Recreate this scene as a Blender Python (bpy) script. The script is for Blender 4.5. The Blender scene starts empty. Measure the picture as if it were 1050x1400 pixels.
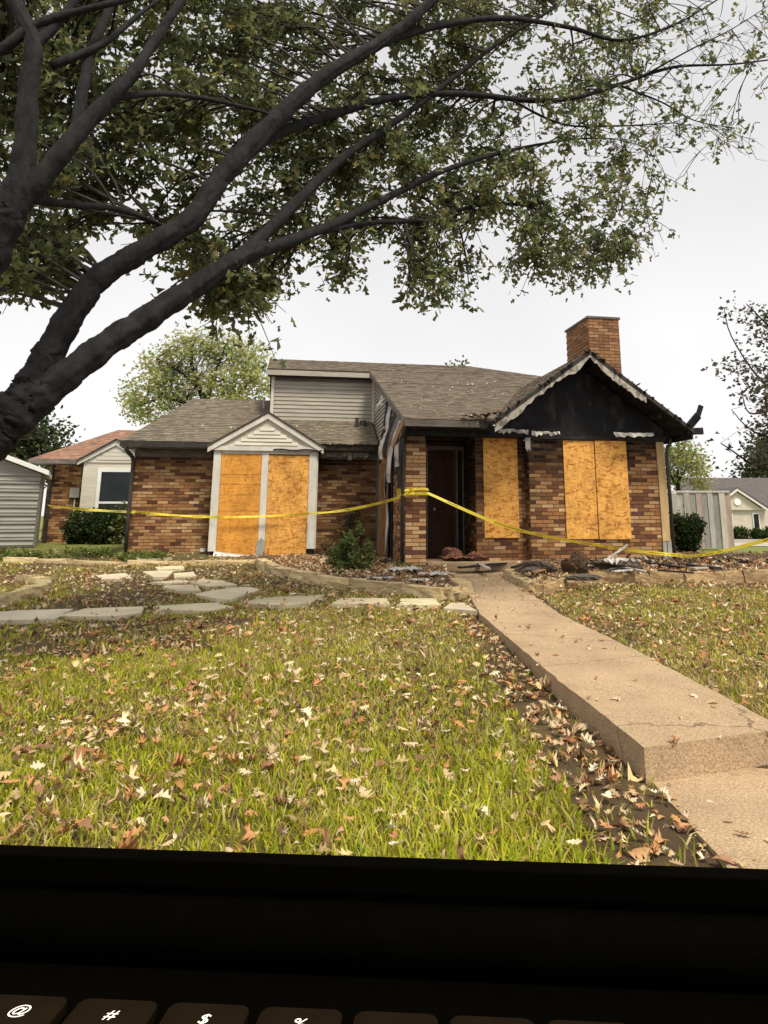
import bpy, bmesh, math, random
import numpy as np
from mathutils import Vector, Matrix

random.seed(7)
RNG = np.random.default_rng(11)
scene = bpy.context.scene
C = scene.collection
R = math.radians

# ------------------------------------------------------------------ camera
FPX, PCX, PITCH, CAMZ = 1000.0, 580.0, R(13), 0.9
PCY = 705 - FPX * math.tan(PITCH)
cam_d = bpy.data.cameras.new('camera')
cam = bpy.data.objects.new('camera', cam_d)
C.objects.link(cam)
cam.location = (0, 0, CAMZ)
cam.rotation_euler = (R(90) + PITCH, 0, 0)
cam_d.sensor_fit = 'VERTICAL'
cam_d.sensor_height = 36
cam_d.lens = 36 * FPX / 1400
cam_d.shift_x = (525 - PCX) / 1400
cam_d.shift_y = -(700 - PCY) / 1400
cam_d.clip_start = 0.01
cam_d.clip_end = 3000
scene.camera = cam
scene.render.resolution_x, scene.render.resolution_y = 768, 1024

# ------------------------------------------------------------------ sky and sun
SUN_AZ, SUN_EL = R(146), R(60)          # azimuth from +Y, towards +X positive
SUN_DIR = Vector((math.sin(SUN_AZ) * math.cos(SUN_EL), math.cos(SUN_AZ) * math.cos(SUN_EL), math.sin(SUN_EL)))
world = bpy.data.worlds.new('World')
scene.world = world
world.use_nodes = True
wn, wl = world.node_tree.nodes, world.node_tree.links
wn.clear()
w_out = wn.new('ShaderNodeOutputWorld'); w_bg = wn.new('ShaderNodeBackground')
w_sky = wn.new('ShaderNodeTexSky'); w_sky.sky_type = 'NISHITA'; w_sky.sun_disc = False
w_sky.sun_elevation = SUN_EL; w_sky.sun_rotation = SUN_AZ; w_sky.dust_density = 4; w_sky.air_density = 1
w_tc = wn.new('ShaderNodeTexCoord')
w_noise = wn.new('ShaderNodeTexNoise'); w_noise.inputs['Scale'].default_value = 2.3; w_noise.inputs['Detail'].default_value = 3
wl.new(w_tc.outputs['Generated'], w_noise.inputs['Vector'])
w_dot = wn.new('ShaderNodeVectorMath'); w_dot.operation = 'DOT_PRODUCT'
w_dot.inputs[1].default_value = SUN_DIR
wl.new(w_tc.outputs['Generated'], w_dot.inputs[0])
w_ramp = wn.new('ShaderNodeMapRange'); w_ramp.interpolation_type = 'SMOOTHSTEP'
w_ramp.inputs['From Min'].default_value = -0.2; w_ramp.inputs['From Max'].default_value = 1.0
w_ramp.inputs['To Min'].default_value = 0.70; w_ramp.inputs['To Max'].default_value = 0.98
wl.new(w_dot.outputs['Value'], w_ramp.inputs['Value'])
w_nr = wn.new('ShaderNodeMapRange')
w_nr.inputs['From Min'].default_value = 0.3; w_nr.inputs['From Max'].default_value = 0.7
w_nr.inputs['To Min'].default_value = 0.93; w_nr.inputs['To Max'].default_value = 1.06
wl.new(w_noise.outputs['Fac'], w_nr.inputs['Value'])
w_mul = wn.new('ShaderNodeMath'); w_mul.operation = 'MULTIPLY'
w_sep = wn.new('ShaderNodeSeparateXYZ'); wl.new(w_tc.outputs['Generated'], w_sep.inputs[0])
w_hz = wn.new('ShaderNodeMapRange'); w_hz.interpolation_type = 'SMOOTHSTEP'      # hazy overcast: paler towards the horizon
w_hz.inputs['From Min'].default_value = 0.1; w_hz.inputs['From Max'].default_value = 0.6
w_hz.inputs['To Min'].default_value = 1.16; w_hz.inputs['To Max'].default_value = 0.80
wl.new(w_sep.outputs['Z'], w_hz.inputs['Value'])
w_m0 = wn.new('ShaderNodeMath'); w_m0.operation = 'MULTIPLY'
wl.new(w_ramp.outputs['Result'], w_m0.inputs[0]); wl.new(w_hz.outputs['Result'], w_m0.inputs[1])
wl.new(w_m0.outputs['Value'], w_mul.inputs[0]); wl.new(w_nr.outputs['Result'], w_mul.inputs[1])
w_veil = wn.new('ShaderNodeVectorMath'); w_veil.operation = 'SCALE'
w_veil.inputs[0].default_value = (8.2, 8.05, 8.0)
wl.new(w_mul.outputs['Value'], w_veil.inputs['Scale'])
w_mix = wn.new('ShaderNodeMix'); w_mix.data_type = 'RGBA'; w_mix.inputs['Factor'].default_value = 0.95
wl.new(w_sky.outputs['Color'], w_mix.inputs['A']); wl.new(w_veil.outputs['Vector'], w_mix.inputs['B'])
wl.new(w_mix.outputs['Result'], w_bg.inputs['Color'])
w_bg.inputs['Strength'].default_value = 0.1
wl.new(w_bg.outputs['Background'], w_out.inputs['Surface'])

sun_d = bpy.data.lights.new('sun', 'SUN')
sun_d.energy = 2.7; sun_d.angle = R(14); sun_d.color = (1, 0.92, 0.76)
sun = bpy.data.objects.new('sun', sun_d); C.objects.link(sun)
sun.rotation_euler = SUN_DIR.to_track_quat('Z', 'Y').to_euler()

scene.view_settings.view_transform = 'Standard'
scene.view_settings.look = 'None'
scene.view_settings.exposure = 0.66
scene.view_settings.gamma = 1
scene.render.engine = 'CYCLES'

# ------------------------------------------------------------------ placing helpers
cP, sP = math.cos(PITCH), math.sin(PITCH)
def ray(x, y):
    a = (x - PCX) / FPX; b = (PCY - y) / FPX
    return Vector((a, cP - b * sP, sP + b * cP))
def atY(x, y, Y):
    r = ray(x, y); return r * (Y / r.y) + Vector((0, 0, CAMZ))
def atZ(x, y, Z):
    r = ray(x, y); return r * ((Z - CAMZ) / r.z) + Vector((0, 0, CAMZ))
HTH = R(10.5)
HU = Vector((math.cos(HTH), math.sin(HTH), 0)); HV = Vector((-math.sin(HTH), math.cos(HTH), 0))
HO = atZ(554, 775, 0.0)
def atV(x, y, v):                      # picture point on the house plane v -> (u, v, z)
    r = ray(x, y); c = Vector((0, 0, CAMZ)) - HO
    q = c + r * ((v - c.dot(HV)) / r.dot(HV))
    return Vector((q.dot(HU), q.dot(HV), q.z))
def h2w(u, v, z): return HO + HU * u + HV * v + Vector((0, 0, z))

# ------------------------------------------------------------------ mesh helpers
class MB:
    """Collects faces (with an optional colour per face) and links them as one mesh object."""
    def __init__(s): s.v = []; s.f = []; s.c = []; s.col = None
    def face(s, pts, col=None):
        n = len(s.v); s.v += [tuple(p) for p in pts]; s.f.append(tuple(range(n, n + len(pts)))); s.c.append(col)
    def box(s, a, b, col=None, skip=''):
        x0, y0, z0 = [min(p, q) for p, q in zip(a, b)]; x1, y1, z1 = [max(p, q) for p, q in zip(a, b)]
        n = len(s.v)
        s.v += [(x0,y0,z0),(x1,y0,z0),(x1,y1,z0),(x0,y1,z0),(x0,y0,z1),(x1,y0,z1),(x1,y1,z1),(x0,y1,z1)]
        F = {'b':(0,3,2,1),'t':(4,5,6,7),'f':(0,1,5,4),'r':(1,2,6,5),'k':(2,3,7,6),'l':(3,0,4,7)}
        for k, q in F.items():
            if k not in skip: s.f.append(tuple(n + i for i in q)); s.c.append(col)
    def prism(s, poly, d, col=None):   # polygon (3D points) extruded by vector d
        n = len(poly); d = Vector(d); a = [Vector(p) for p in poly]; b = [p + d for p in a]
        s.face(a[::-1], col); s.face(b, col)
        for i in range(n):
            j = (i + 1) % n; s.face([a[i], a[j], b[j], b[i]], col)
    def bar(s, p, q, w, h, up=(0, 0, 1), col=None):   # beam from p to q
        p, q = Vector(p), Vector(q); d = (q - p).normalized(); up = Vector(up)
        sd = d.cross(up)
        if sd.length < 1e-4: sd = d.cross(Vector((0, 1, 0)))
        sd.normalize(); u2 = sd.cross(d)
        P = lambda o, i, j: o + sd * (w / 2 * i) + u2 * (h / 2 * j)
        a = [P(p,-1,-1), P(p,1,-1), P(p,1,1), P(p,-1,1)]; b = [P(q,-1,-1), P(q,1,-1), P(q,1,1), P(q,-1,1)]
        s.face(a, col); s.face(b[::-1], col)
        for i in range(4):
            j = (i + 1) % 4; s.face([a[i], b[i], b[j], a[j]], col)
    def tube(s, pts, rad, seg=8, col=None, cap=True):
        pts = [Vector(p) for p in pts]; n0 = len(s.v); N = len(pts)
        ref = Vector((0.13, 0.31, 0.94))
        for i, p in enumerate(pts):
            d = (pts[min(i + 1, N - 1)] - pts[max(i - 1, 0)]).normalized()
            a = d.cross(ref)
            if a.length < 0.05: a = d.cross(Vector((1, 0, 0)))
            a.normalize(); b = d.cross(a)
            r = rad[i] if hasattr(rad, '__len__') else rad
            for k in range(seg):
                t = 2 * math.pi * k / seg
                s.v.append(tuple(p + (a * math.cos(t) + b * math.sin(t)) * r))
        for i in range(N - 1):
            for k in range(seg):
                k2 = (k + 1) % seg
                s.f.append((n0 + i*seg + k, n0 + i*seg + k2, n0 + (i+1)*seg + k2, n0 + (i+1)*seg + k)); s.c.append(col)
        if cap:
            s.f.append(tuple(n0 + k for k in range(seg))[::-1]); s.c.append(col)
            s.f.append(tuple(n0 + (N-1)*seg + k for k in range(seg))); s.c.append(col)
    def build(s, name, m, parent=None, smooth=False, bevel=0):
        me = bpy.data.meshes.new(name)
        me.from_pydata(s.v, [], s.f)
        if any(c is not None for c in s.c):
            at = me.color_attributes.new('col', 'FLOAT_COLOR', 'CORNER')
            buf = np.ones((len(me.loops), 4), np.float32); k = 0
            for f, c in zip(s.f, s.c):
                n = len(f)
                if c is not None: buf[k:k + n, :3] = c
                k += n
            at.data.foreach_set('color', buf.ravel())
        if smooth: me.shade_smooth()
        me.materials.append(m)
        o = bpy.data.objects.new(name, me); C.objects.link(o)
        if parent: o.parent = parent
        if bevel:
            b = o.modifiers.new('bevel', 'BEVEL'); b.width = bevel; b.segments = 2; b.limit_method = 'ANGLE'
        return o
def raw_mesh(name, verts, faces, m, parent=None, cols=None):
    """numpy verts (n,3), faces (m,k) all of one size, optional colour per vertex"""
    me = bpy.data.meshes.new(name)
    nv, (nf, k) = len(verts), faces.shape
    me.vertices.add(nv); me.vertices.foreach_set('co', verts.astype(np.float32).ravel())
    me.loops.add(nf * k); me.loops.foreach_set('vertex_index', faces.astype(np.int32).ravel())
    me.polygons.add(nf); me.polygons.foreach_set('loop_start', np.arange(0, nf * k, k, dtype=np.int32))
    if cols is not None:
        at = me.color_attributes.new('col', 'FLOAT_COLOR', 'POINT')
        c4 = np.ones((nv, 4), np.float32); c4[:, :3] = cols
        at.data.foreach_set('color', c4.ravel())
    me.update(); me.validate()
    me.materials.append(m)
    o = bpy.data.objects.new(name, me); C.objects.link(o)
    if parent: o.parent = parent
    return o
def tag(o, label=None, cat=None, group=None, kind=None):
    if label: o['label'] = label
    if cat: o['category'] = cat
    if group: o['group'] = group
    if kind: o['kind'] = kind
    return o
def empty(name, loc=(0, 0, 0), rz=0):
    o = bpy.data.objects.new(name, None); C.objects.link(o)
    o.location = loc; o.rotation_euler = (0, 0, rz); o.empty_display_size = 0.2
    return o
def cr(pts, n=6):                      # smooth curve through points
    P = [Vector(p) for p in pts]; out = []
    for i in range(len(P) - 1):
        p0, p1, p2, p3 = P[max(i-1, 0)], P[i], P[i+1], P[min(i+2, len(P)-1)]
        for k in range(n):
            t = k / n
            out.append(0.5 * ((2*p1) + (p2-p0)*t + (2*p0-5*p1+4*p2-p3)*t*t + (3*p1-p0-3*p2+p3)*t**3))
    out.append(P[-1]); return out

# ------------------------------------------------------------------ materials
def mat(name, c1, c2=None, scale=8.0, rough=0.8, bump=0.0, bscale=None, attr=False, objcol=False, stretch=None,
        spec=0.3, translucent=0.0, coords='Object', lo=0.35, hi=0.65, detail=4, metal=0.0):
    m = bpy.data.materials.new(name); m.use_nodes = True
    nt = m.node_tree; n, l = nt.nodes, nt.links
    b = n['Principled BSDF']; b.inputs['Roughness'].default_value = rough
    b.inputs['Specular IOR Level'].default_value = spec; b.inputs['Metallic'].default_value = metal
    tc = n.new('ShaderNodeTexCoord'); vec = tc.outputs[coords]
    if coords == 'World':
        pass
    if stretch:
        mp = n.new('ShaderNodeMapping'); mp.inputs['Scale'].default_value = stretch
        l.new(vec, mp.inputs['Vector']); vec = mp.outputs['Vector']
    nz = n.new('ShaderNodeTexNoise'); nz.inputs['Scale'].default_value = scale; nz.inputs['Detail'].default_value = detail
    nz.inputs['Roughness'].default_value = 0.6
    l.new(vec, nz.inputs['Vector'])
    mr = n.new('ShaderNodeMapRange'); mr.inputs['From Min'].default_value = lo; mr.inputs['From Max'].default_value = hi
    l.new(nz.outputs['Fac'], mr.inputs['Value'])
    mx = n.new('ShaderNodeMix'); mx.data_type = 'RGBA'
    c2 = c2 or tuple(x * 0.75 for x in c1)
    mx.inputs['A'].default_value = (*c1, 1); mx.inputs['B'].default_value = (*c2, 1)
    l.new(mr.outputs['Result'], mx.inputs['Factor'])
    col = mx.outputs['Result']
    if attr or objcol:
        if attr: a = n.new('ShaderNodeVertexColor'); a.layer_name = 'col'
        else: a = n.new('ShaderNodeObjectInfo')
        mm = n.new('ShaderNodeMix'); mm.data_type = 'RGBA'; mm.blend_type = 'MULTIPLY'; mm.inputs['Factor'].default_value = 1
        l.new(a.outputs['Color'], mm.inputs['A']); l.new(col, mm.inputs['B']); col = mm.outputs['Result']
    l.new(col, b.inputs['Base Color'])
    if bump:
        nb = n.new('ShaderNodeTexNoise'); nb.inputs['Scale'].default_value = bscale or scale * 3; nb.inputs['Detail'].default_value = 5
        l.new(vec, nb.inputs['Vector'])
        bp = n.new('ShaderNodeBump'); bp.inputs['Strength'].default_value = bump; bp.inputs['Distance'].default_value = 0.02
        l.new(nb.outputs['Fac'], bp.inputs['Height']); l.new(bp.outputs['Normal'], b.inputs['Normal'])
    if translucent:
        tr = n.new('ShaderNodeBsdfTranslucent'); l.new(col, tr.inputs['Color'])
        ms = n.new('ShaderNodeMixShader'); ms.inputs['Fac'].default_value = translucent
        l.new(b.outputs['BSDF'], ms.inputs[1]); l.new(tr.outputs['BSDF'], ms.inputs[2])
        l.new(ms.outputs['Shader'], n['Material Output'].inputs['Surface'])
    return m
WHITE2 = ((1, 1, 1), (0.72, 0.70, 0.68))
M = {}
M['brick'] = mat('brick face', *WHITE2, scale=25, rough=0.9, bump=0.35, bscale=90, attr=True, spec=0.15)
M['brick_obj'] = mat('brick face single', *WHITE2, scale=6, rough=0.9, bump=0.35, bscale=20, objcol=True, spec=0.15)
M['mortar'] = mat('mortar', (0.20, 0.13, 0.08), (0.10, 0.06, 0.04), scale=6, rough=0.95, bump=0.3)
M['shingle'] = mat('asphalt shingle', *WHITE2, scale=30, rough=0.95, bump=0.4, bscale=160, attr=True, spec=0.2)
M['felt'] = mat('roof felt', (0.07, 0.055, 0.045), (0.04, 0.03, 0.025), scale=10, rough=0.95)
M['trim'] = mat('weathered white trim', (0.66, 0.64, 0.57), (0.54, 0.52, 0.46), scale=5, rough=0.7, bump=0.1, stretch=(1, 1, .3))
M['siding'] = mat('grey beige siding', (0.40, 0.37, 0.31), (0.31, 0.285, 0.24), scale=4, rough=0.75, bump=0.1, stretch=(.4, .4, 3))
M['siding_pale'] = mat('pale siding', (0.62, 0.585, 0.49), (0.52, 0.49, 0.41), scale=4, rough=0.75, bump=0.1, stretch=(.4, .4, 3))
M['dark_trim'] = mat('dark painted trim', (0.045, 0.038, 0.033), (0.025, 0.022, 0.02), scale=6, rough=0.7)
M['fascia'] = mat('grey brown fascia', (0.16, 0.14, 0.12), (0.09, 0.075, 0.065), scale=5, rough=0.7, stretch=(.5, .5, 2))
M['char'] = mat('charred wood', (0.014, 0.0135, 0.015), (0.04, 0.039, 0.041), scale=7, rough=0.85, bump=0.6, bscale=22, lo=.45, hi=.75)
M['char_streak'] = mat('charred gable', (0.006, 0.0065, 0.008), (0.05, 0.045, 0.042), scale=3.2, rough=0.75, bump=0.5, bscale=25, stretch=(1.6, 1.6, .9), lo=.52, hi=.8)
M['peel'] = mat('peeling blistered paint', (0.42, 0.38, 0.33), (0.10, 0.09, 0.08), scale=6, rough=0.8, bump=0.5, lo=.5, hi=.68)
M['insul'] = mat('hanging insulation', (0.62, 0.60, 0.55), (0.25, 0.24, 0.24), scale=4, rough=0.9, bump=0.5)
M['stud'] = mat('bare stud wood', (0.42, 0.24, 0.10), (0.25, 0.13, 0.06), scale=5, rough=0.8, stretch=(8, 8, .6))
M['yellow_board'] = mat('yellow sheathing', (0.55, 0.40, 0.20), (0.40, 0.28, 0.13), scale=5, rough=0.8, stretch=(2, 2, .5))
M['metal_dark'] = mat('dark gutter metal', (0.035, 0.03, 0.028), (0.06, 0.05, 0.045), scale=5, rough=0.5, spec=.4)
M['glass'] = mat('window glass', (0.016, 0.022, 0.022), (0.010, 0.013, 0.013), scale=2, rough=0.08, spec=.2)
M['steel_box'] = mat('grey meter steel', (0.36, 0.35, 0.31), (0.27, 0.26, 0.23), scale=6, rough=0.5)
M['stone'] = mat('cut stone edging', (0.56, 0.45, 0.28), (0.36, 0.28, 0.17), scale=4, rough=0.9, bump=0.7, bscale=12, objcol=True)
M['flag'] = mat('flagstone', (0.62, 0.55, 0.40), (0.48, 0.43, 0.31), scale=3, rough=0.9, bump=0.4, bscale=14, objcol=True)
M['bark'] = mat('oak bark', (0.019, 0.018, 0.019), (0.008, 0.0075, 0.008), scale=5, rough=0.95, bump=1.0, bscale=11, stretch=(2.2, 2.2, .8))
M['twig'] = mat('twig bark', (0.055, 0.045, 0.04), (0.03, 0.025, 0.02), scale=9, rough=0.95)
M['oak_leaf'] = mat('oak foliage', *WHITE2, scale=3, rough=0.55, attr=True, translucent=0.58, spec=.3)
M['bg_leaf'] = mat('background foliage', *WHITE2, scale=1, rough=0.6, attr=True, translucent=0.5, spec=.2)
M['grass'] = mat('grass blades', *WHITE2, scale=1.5, rough=0.6, attr=True, translucent=0.45, spec=.2)
M['litter'] = mat('dry oak leaves', (1, 1, 1), (.8, .77, .72), scale=20, rough=0.75, attr=True, translucent=0.15, spec=.2)
M['rag'] = mat('pale cloth', (0.58, 0.55, 0.50), (0.38, 0.36, 0.34), scale=8, rough=0.9, bump=.4)
M['rug'] = mat('scorched rug', (0.30, 0.13, 0.08), (0.10, 0.05, 0.04), scale=9, rough=0.95, bump=.6)
M['ash'] = mat('ash and debris', (0.05, 0.04, 0.035), (0.16, 0.13, 0.11), scale=9, rough=0.95, bump=.8)
M['brown_lump'] = mat('scorched brown fabric', (0.10, 0.055, 0.03), (0.04, 0.024, 0.016), scale=6, rough=0.95, bump=.6)
M['shed_panel'] = mat('ribbed shed steel', (0.36, 0.345, 0.305), (0.28, 0.27, 0.24), scale=3, rough=0.5, stretch=(.5, .5, 2))
M['shed_white'] = mat('white shed roof', (0.80, 0.79, 0.76), (0.70, 0.69, 0.66), scale=3, rough=0.5)
M['fence'] = mat('weathered cedar', (1, 1, 1), (.72, .7, .68), scale=4, rough=0.9, bump=.3, stretch=(6, 6, .7), objcol=True)
M['cream'] = mat('cream siding', (0.60, 0.54, 0.45), (0.52, 0.46, 0.38), scale=3, rough=0.8)
M['nb_roof'] = mat('neighbour shingles', (0.13, 0.11, 0.11), (0.08, 0.07, 0.07), scale=4, rough=0.9, stretch=(1, 1, 5))
M['laptop'] = mat('black aluminium', (0.0012, 0.0010, 0.0005), (0.0008, 0.0007, 0.0003), scale=200, rough=0.8, spec=0.01)
M['keycap'] = mat('black keycap', (0.010, 0.0054, 0.0013), (0.007, 0.0038, 0.001), scale=120, rough=0.7, spec=0.06)

def osb_mat(name, light, dark, soot_shade=0.0):
    m = bpy.data.materials.new(name); m.use_nodes = True
    n, l = m.node_tree.nodes, m.node_tree.links; b = n['Principled BSDF']
    b.inputs['Roughness'].default_value = 0.75; b.inputs['Specular IOR Level'].default_value = 0.2
    tc = n.new('ShaderNodeTexCoord')
    nz = n.new('ShaderNodeTexNoise'); nz.inputs['Scale'].default_value = 7; l.new(tc.outputs['Object'], nz.inputs['Vector'])
    ad = n.new('ShaderNodeVectorMath'); ad.operation = 'MULTIPLY_ADD'; ad.inputs[1].default_value = (.12, .12, .12)
    l.new(nz.outputs['Color'], ad.inputs[0]); l.new(tc.outputs['Object'], ad.inputs[2])
    cols = []
    for rot, sc in ((.5, (9, 9, 30)), (-.7, (28, 28, 9)), (1.2, (12, 12, 36))):
        mp = n.new('ShaderNodeMapping'); mp.inputs['Rotation'].default_value = (0, rot, 0); mp.inputs['Scale'].default_value = sc
        l.new(ad.outputs['Vector'], mp.inputs['Vector'])
        vo = n.new('ShaderNodeTexVoronoi'); vo.inputs['Scale'].default_value = 1.0; vo.inputs['Randomness'].default_value = 1
        l.new(mp.outputs['Vector'], vo.inputs['Vector'])
        sp = n.new('ShaderNodeSeparateColor'); l.new(vo.outputs['Color'], sp.inputs['Color']); cols.append(sp.outputs['Red'])
    mxa = n.new('ShaderNodeMath'); mxa.operation = 'MULTIPLY'; l.new(cols[0], mxa.inputs[0]); l.new(cols[1], mxa.inputs[1])
    mxb = n.new('ShaderNodeMath'); mxb.operation = 'ADD'; l.new(mxa.outputs[0], mxb.inputs[0])
    hf = n.new('ShaderNodeMath'); hf.operation = 'MULTIPLY'; hf.inputs[1].default_value = .55; l.new(cols[2], hf.inputs[0])
    l.new(hf.outputs[0], mxb.inputs[1])
    rp = n.new('ShaderNodeValToRGB'); e = rp.color_ramp.elements
    e[0].position = .05; e[0].color = (*dark, 1); e[1].position = .9; e[1].color = (*light, 1)
    mid = e.new(.38); mid.color = (*[a * .35 + c * .65 for a, c in zip(dark, light)], 1)
    l.new(mxb.outputs[0], rp.inputs['Fac']); col = rp.outputs['Color']
    big = n.new('ShaderNodeTexNoise'); big.inputs['Scale'].default_value = 2.2; l.new(tc.outputs['Object'], big.inputs['Vector'])
    mr = n.new('ShaderNodeMapRange'); mr.inputs['From Min'].default_value = .3; mr.inputs['From Max'].default_value = .75
    mr.inputs['To Min'].default_value = 1; mr.inputs['To Max'].default_value = .72
    l.new(big.outputs['Fac'], mr.inputs['Value'])
    mm = n.new('ShaderNodeMix'); mm.data_type = 'RGBA'; mm.blend_type = 'MULTIPLY'; mm.inputs['Factor'].default_value = 1
    cb = n.new('ShaderNodeCombineColor')
    for i in range(3): l.new(mr.outputs['Result'], cb.inputs[i])
    l.new(col, mm.inputs['A']); l.new(cb.outputs['Color'], mm.inputs['B'])
    l.new(mm.outputs['Result'], b.inputs['Base Color'])
    bp = n.new('ShaderNodeBump'); bp.inputs['Strength'].default_value = .2; bp.inputs['Distance'].default_value = .01
    l.new(mxb.outputs[0], bp.inputs['Height']); l.new(bp.outputs['Normal'], b.inputs['Normal'])
    return m
M['osb'] = osb_mat('strand board', (0.88, 0.46, 0.115), (0.38, 0.135, 0.025))
M['osb_smooth'] = osb_mat('strand board smooth face', (0.80, 0.37, 0.07), (0.52, 0.21, 0.035))
M['osb_dark'] = osb_mat('dark strand board', (0.055, 0.022, 0.011), (0.018, 0.009, 0.006))  # very dark brown strands, for the door board

def emission(name, col, s):
    m = bpy.data.materials.new(name); m.use_nodes = True
    b = m.node_tree.nodes['Principled BSDF']; b.inputs['Base Color'].default_value = (*col, 1)
    b.inputs['Emission Color'].default_value = (*col, 1); b.inputs['Emission Strength'].default_value = s
    return m
M['legend'] = emission('backlit legend', (0.95, 0.88, 0.72), 0.35)

def concrete():
    m = mat('warm concrete', (0.44, 0.315, 0.19), (0.32, 0.225, 0.135), scale=1.7, rough=0.9, bump=.35, bscale=70, coords='Object', lo=.3, hi=.7)
    n, l = m.node_tree.nodes, m.node_tree.links; b = n['Principled BSDF']
    src = b.inputs['Base Color'].links[0].from_socket
    tc = n.new('ShaderNodeTexCoord'); vo = n.new('ShaderNodeTexNoise'); vo.inputs['Scale'].default_value = 85; vo.inputs['Detail'].default_value = 2
    l.new(tc.outputs['Object'], vo.inputs['Vector'])
    mr = n.new('ShaderNodeMapRange'); mr.inputs['From Min'].default_value = .35; mr.inputs['From Max'].default_value = .65
    mr.inputs['To Min'].default_value = .72; mr.inputs['To Max'].default_value = 1.22
    l.new(vo.outputs['Fac'], mr.inputs['Value'])
    sc = n.new('ShaderNodeVectorMath'); sc.operation = 'SCALE'; l.new(src, sc.inputs[0]); l.new(mr.outputs['Result'], sc.inputs['Scale'])
    # old stains, dark freckles
    st = n.new('ShaderNodeTexNoise'); st.inputs['Scale'].default_value = 9; st.inputs['Detail'].default_value = 6; st.inputs['Roughness'].default_value = .75
    l.new(tc.outputs['Object'], st.inputs['Vector'])
    m2 = n.new('ShaderNodeMapRange'); m2.inputs['From Min'].default_value = .60; m2.inputs['From Max'].default_value = .74
    m2.inputs['To Min'].default_value = 1; m2.inputs['To Max'].default_value = .62
    l.new(st.outputs['Fac'], m2.inputs['Value'])
    s2 = n.new('ShaderNodeVectorMath'); s2.operation = 'SCALE'; l.new(sc.outputs['Vector'], s2.inputs[0]); l.new(m2.outputs['Result'], s2.inputs['Scale'])
    vc = n.new('ShaderNodeTexVoronoi'); vc.feature = 'DISTANCE_TO_EDGE'; vc.inputs['Scale'].default_value = .38
    wn_ = n.new('ShaderNodeTexNoise'); wn_.inputs['Scale'].default_value = 5; wn_.inputs['Detail'].default_value = 5; l.new(tc.outputs['Object'], wn_.inputs['Vector'])
    wv = n.new('ShaderNodeVectorMath'); wv.operation = 'MULTIPLY_ADD'; wv.inputs[1].default_value = (.35, .35, .35)
    l.new(wn_.outputs['Color'], wv.inputs[0]); l.new(tc.outputs['Object'], wv.inputs[2]); l.new(wv.outputs['Vector'], vc.inputs['Vector'])
    m3 = n.new('ShaderNodeMapRange'); m3.inputs['From Min'].default_value = .0015; m3.inputs['From Max'].default_value = .006; m3.inputs['To Min'].default_value = .5; m3.inputs['To Max'].default_value = 1
    l.new(vc.outputs['Distance'], m3.inputs['Value'])
    s3 = n.new('ShaderNodeVectorMath'); s3.operation = 'SCALE'; l.new(s2.outputs['Vector'], s3.inputs[0]); l.new(m3.outputs['Result'], s3.inputs['Scale'])
    l.new(s3.outputs['Vector'], b.inputs['Base Color'])
    return m
M['concrete'] = concrete()
M['road'] = mat('pale road', (0.42, 0.38, 0.32), (0.34, 0.31, 0.26), scale=.6, rough=.9)
def tape_mat():
    m = mat('yellow tape', (0.92, 0.78, 0.10), (0.86, 0.70, 0.07), scale=4, rough=.4, attr=True, translucent=.3)
    return m
M['tape'] = tape_mat()
def soil_mat():
    m = mat('soil and thatch', (0.05, 0.029, 0.014), (0.085, 0.06, 0.024), scale=1.1, rough=.95, bump=.8, bscale=25, lo=.35, hi=.62, detail=7)
    n, l = m.node_tree.nodes, m.node_tree.links; b = n['Principled BSDF']
    src = b.inputs['Base Color'].links[0].from_socket
    tc = n.new('ShaderNodeTexCoord'); sp = n.new('ShaderNodeSeparateXYZ'); l.new(tc.outputs['Object'], sp.inputs[0])
    mr = n.new('ShaderNodeMapRange'); mr.inputs['From Min'].default_value = 15; mr.inputs['From Max'].default_value = 21
    l.new(sp.outputs['Y'], mr.inputs['Value'])
    nz = n.new('ShaderNodeTexNoise'); nz.inputs['Scale'].default_value = 1.5; l.new(tc.outputs['Object'], nz.inputs['Vector'])
    g = n.new('ShaderNodeMix'); g.data_type = 'RGBA'; g.inputs['A'].default_value = (.11, .14, .03, 1); g.inputs['B'].default_value = (.20, .20, .05, 1)
    l.new(nz.outputs['Fac'], g.inputs['Factor'])
    mx = n.new('ShaderNodeMix'); mx.data_type = 'RGBA'
    l.new(mr.outputs['Result'], mx.inputs['Factor']); l.new(src, mx.inputs['A']); l.new(g.outputs['Result'], mx.inputs['B'])
    l.new(mx.outputs['Result'], b.inputs['Base Color'])
    return m
M['soil'] = soil_mat()
M['bed'] = mat('bed mulch', (0.07, 0.042, 0.024), (0.16, 0.10, 0.055), scale=5, rough=.95, bump=1, bscale=30)

# ------------------------------------------------------------------ ground
GY = [-60, -5, 0, 2.5, 4, 7, 10, 12, 14, 17, 22, 400]
GZ = [-.6, -.55, -.52, -.46, -.385, -.28, -.175, -.125, -.07, 0.0, .03, .03]
def sstep(a, b, x): t = np.clip((x - a) / (b - a), 0, 1); return t * t * (3 - 2 * t)
def gz(X, Y):
    X = np.asarray(X, float); Y = np.asarray(Y, float)
    z = np.interp(Y, GY, GZ)
    z = z + .10 * sstep(15, 19, Y) * sstep(-3.5, -6, X)
    z = z - 1.0 * sstep(4, 8, X) * sstep(22, 62, Y) - 0.9 * sstep(62, 160, Y) * sstep(4, 8, X)
    z = z - .10 * sstep(4.5, 6.0, X) * sstep(14, 20, Y)
    z = z + .012 * np.sin(X * 2.1 + 1.3 * np.sin(Y * 1.1)) * np.cos(Y * 1.7 + X) * (Y < 30)
    return z
xs = np.unique(np.concatenate([np.arange(-9, 9.01, .2), np.linspace(-40, 40, 41), np.linspace(-700, 700, 29)]))
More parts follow.
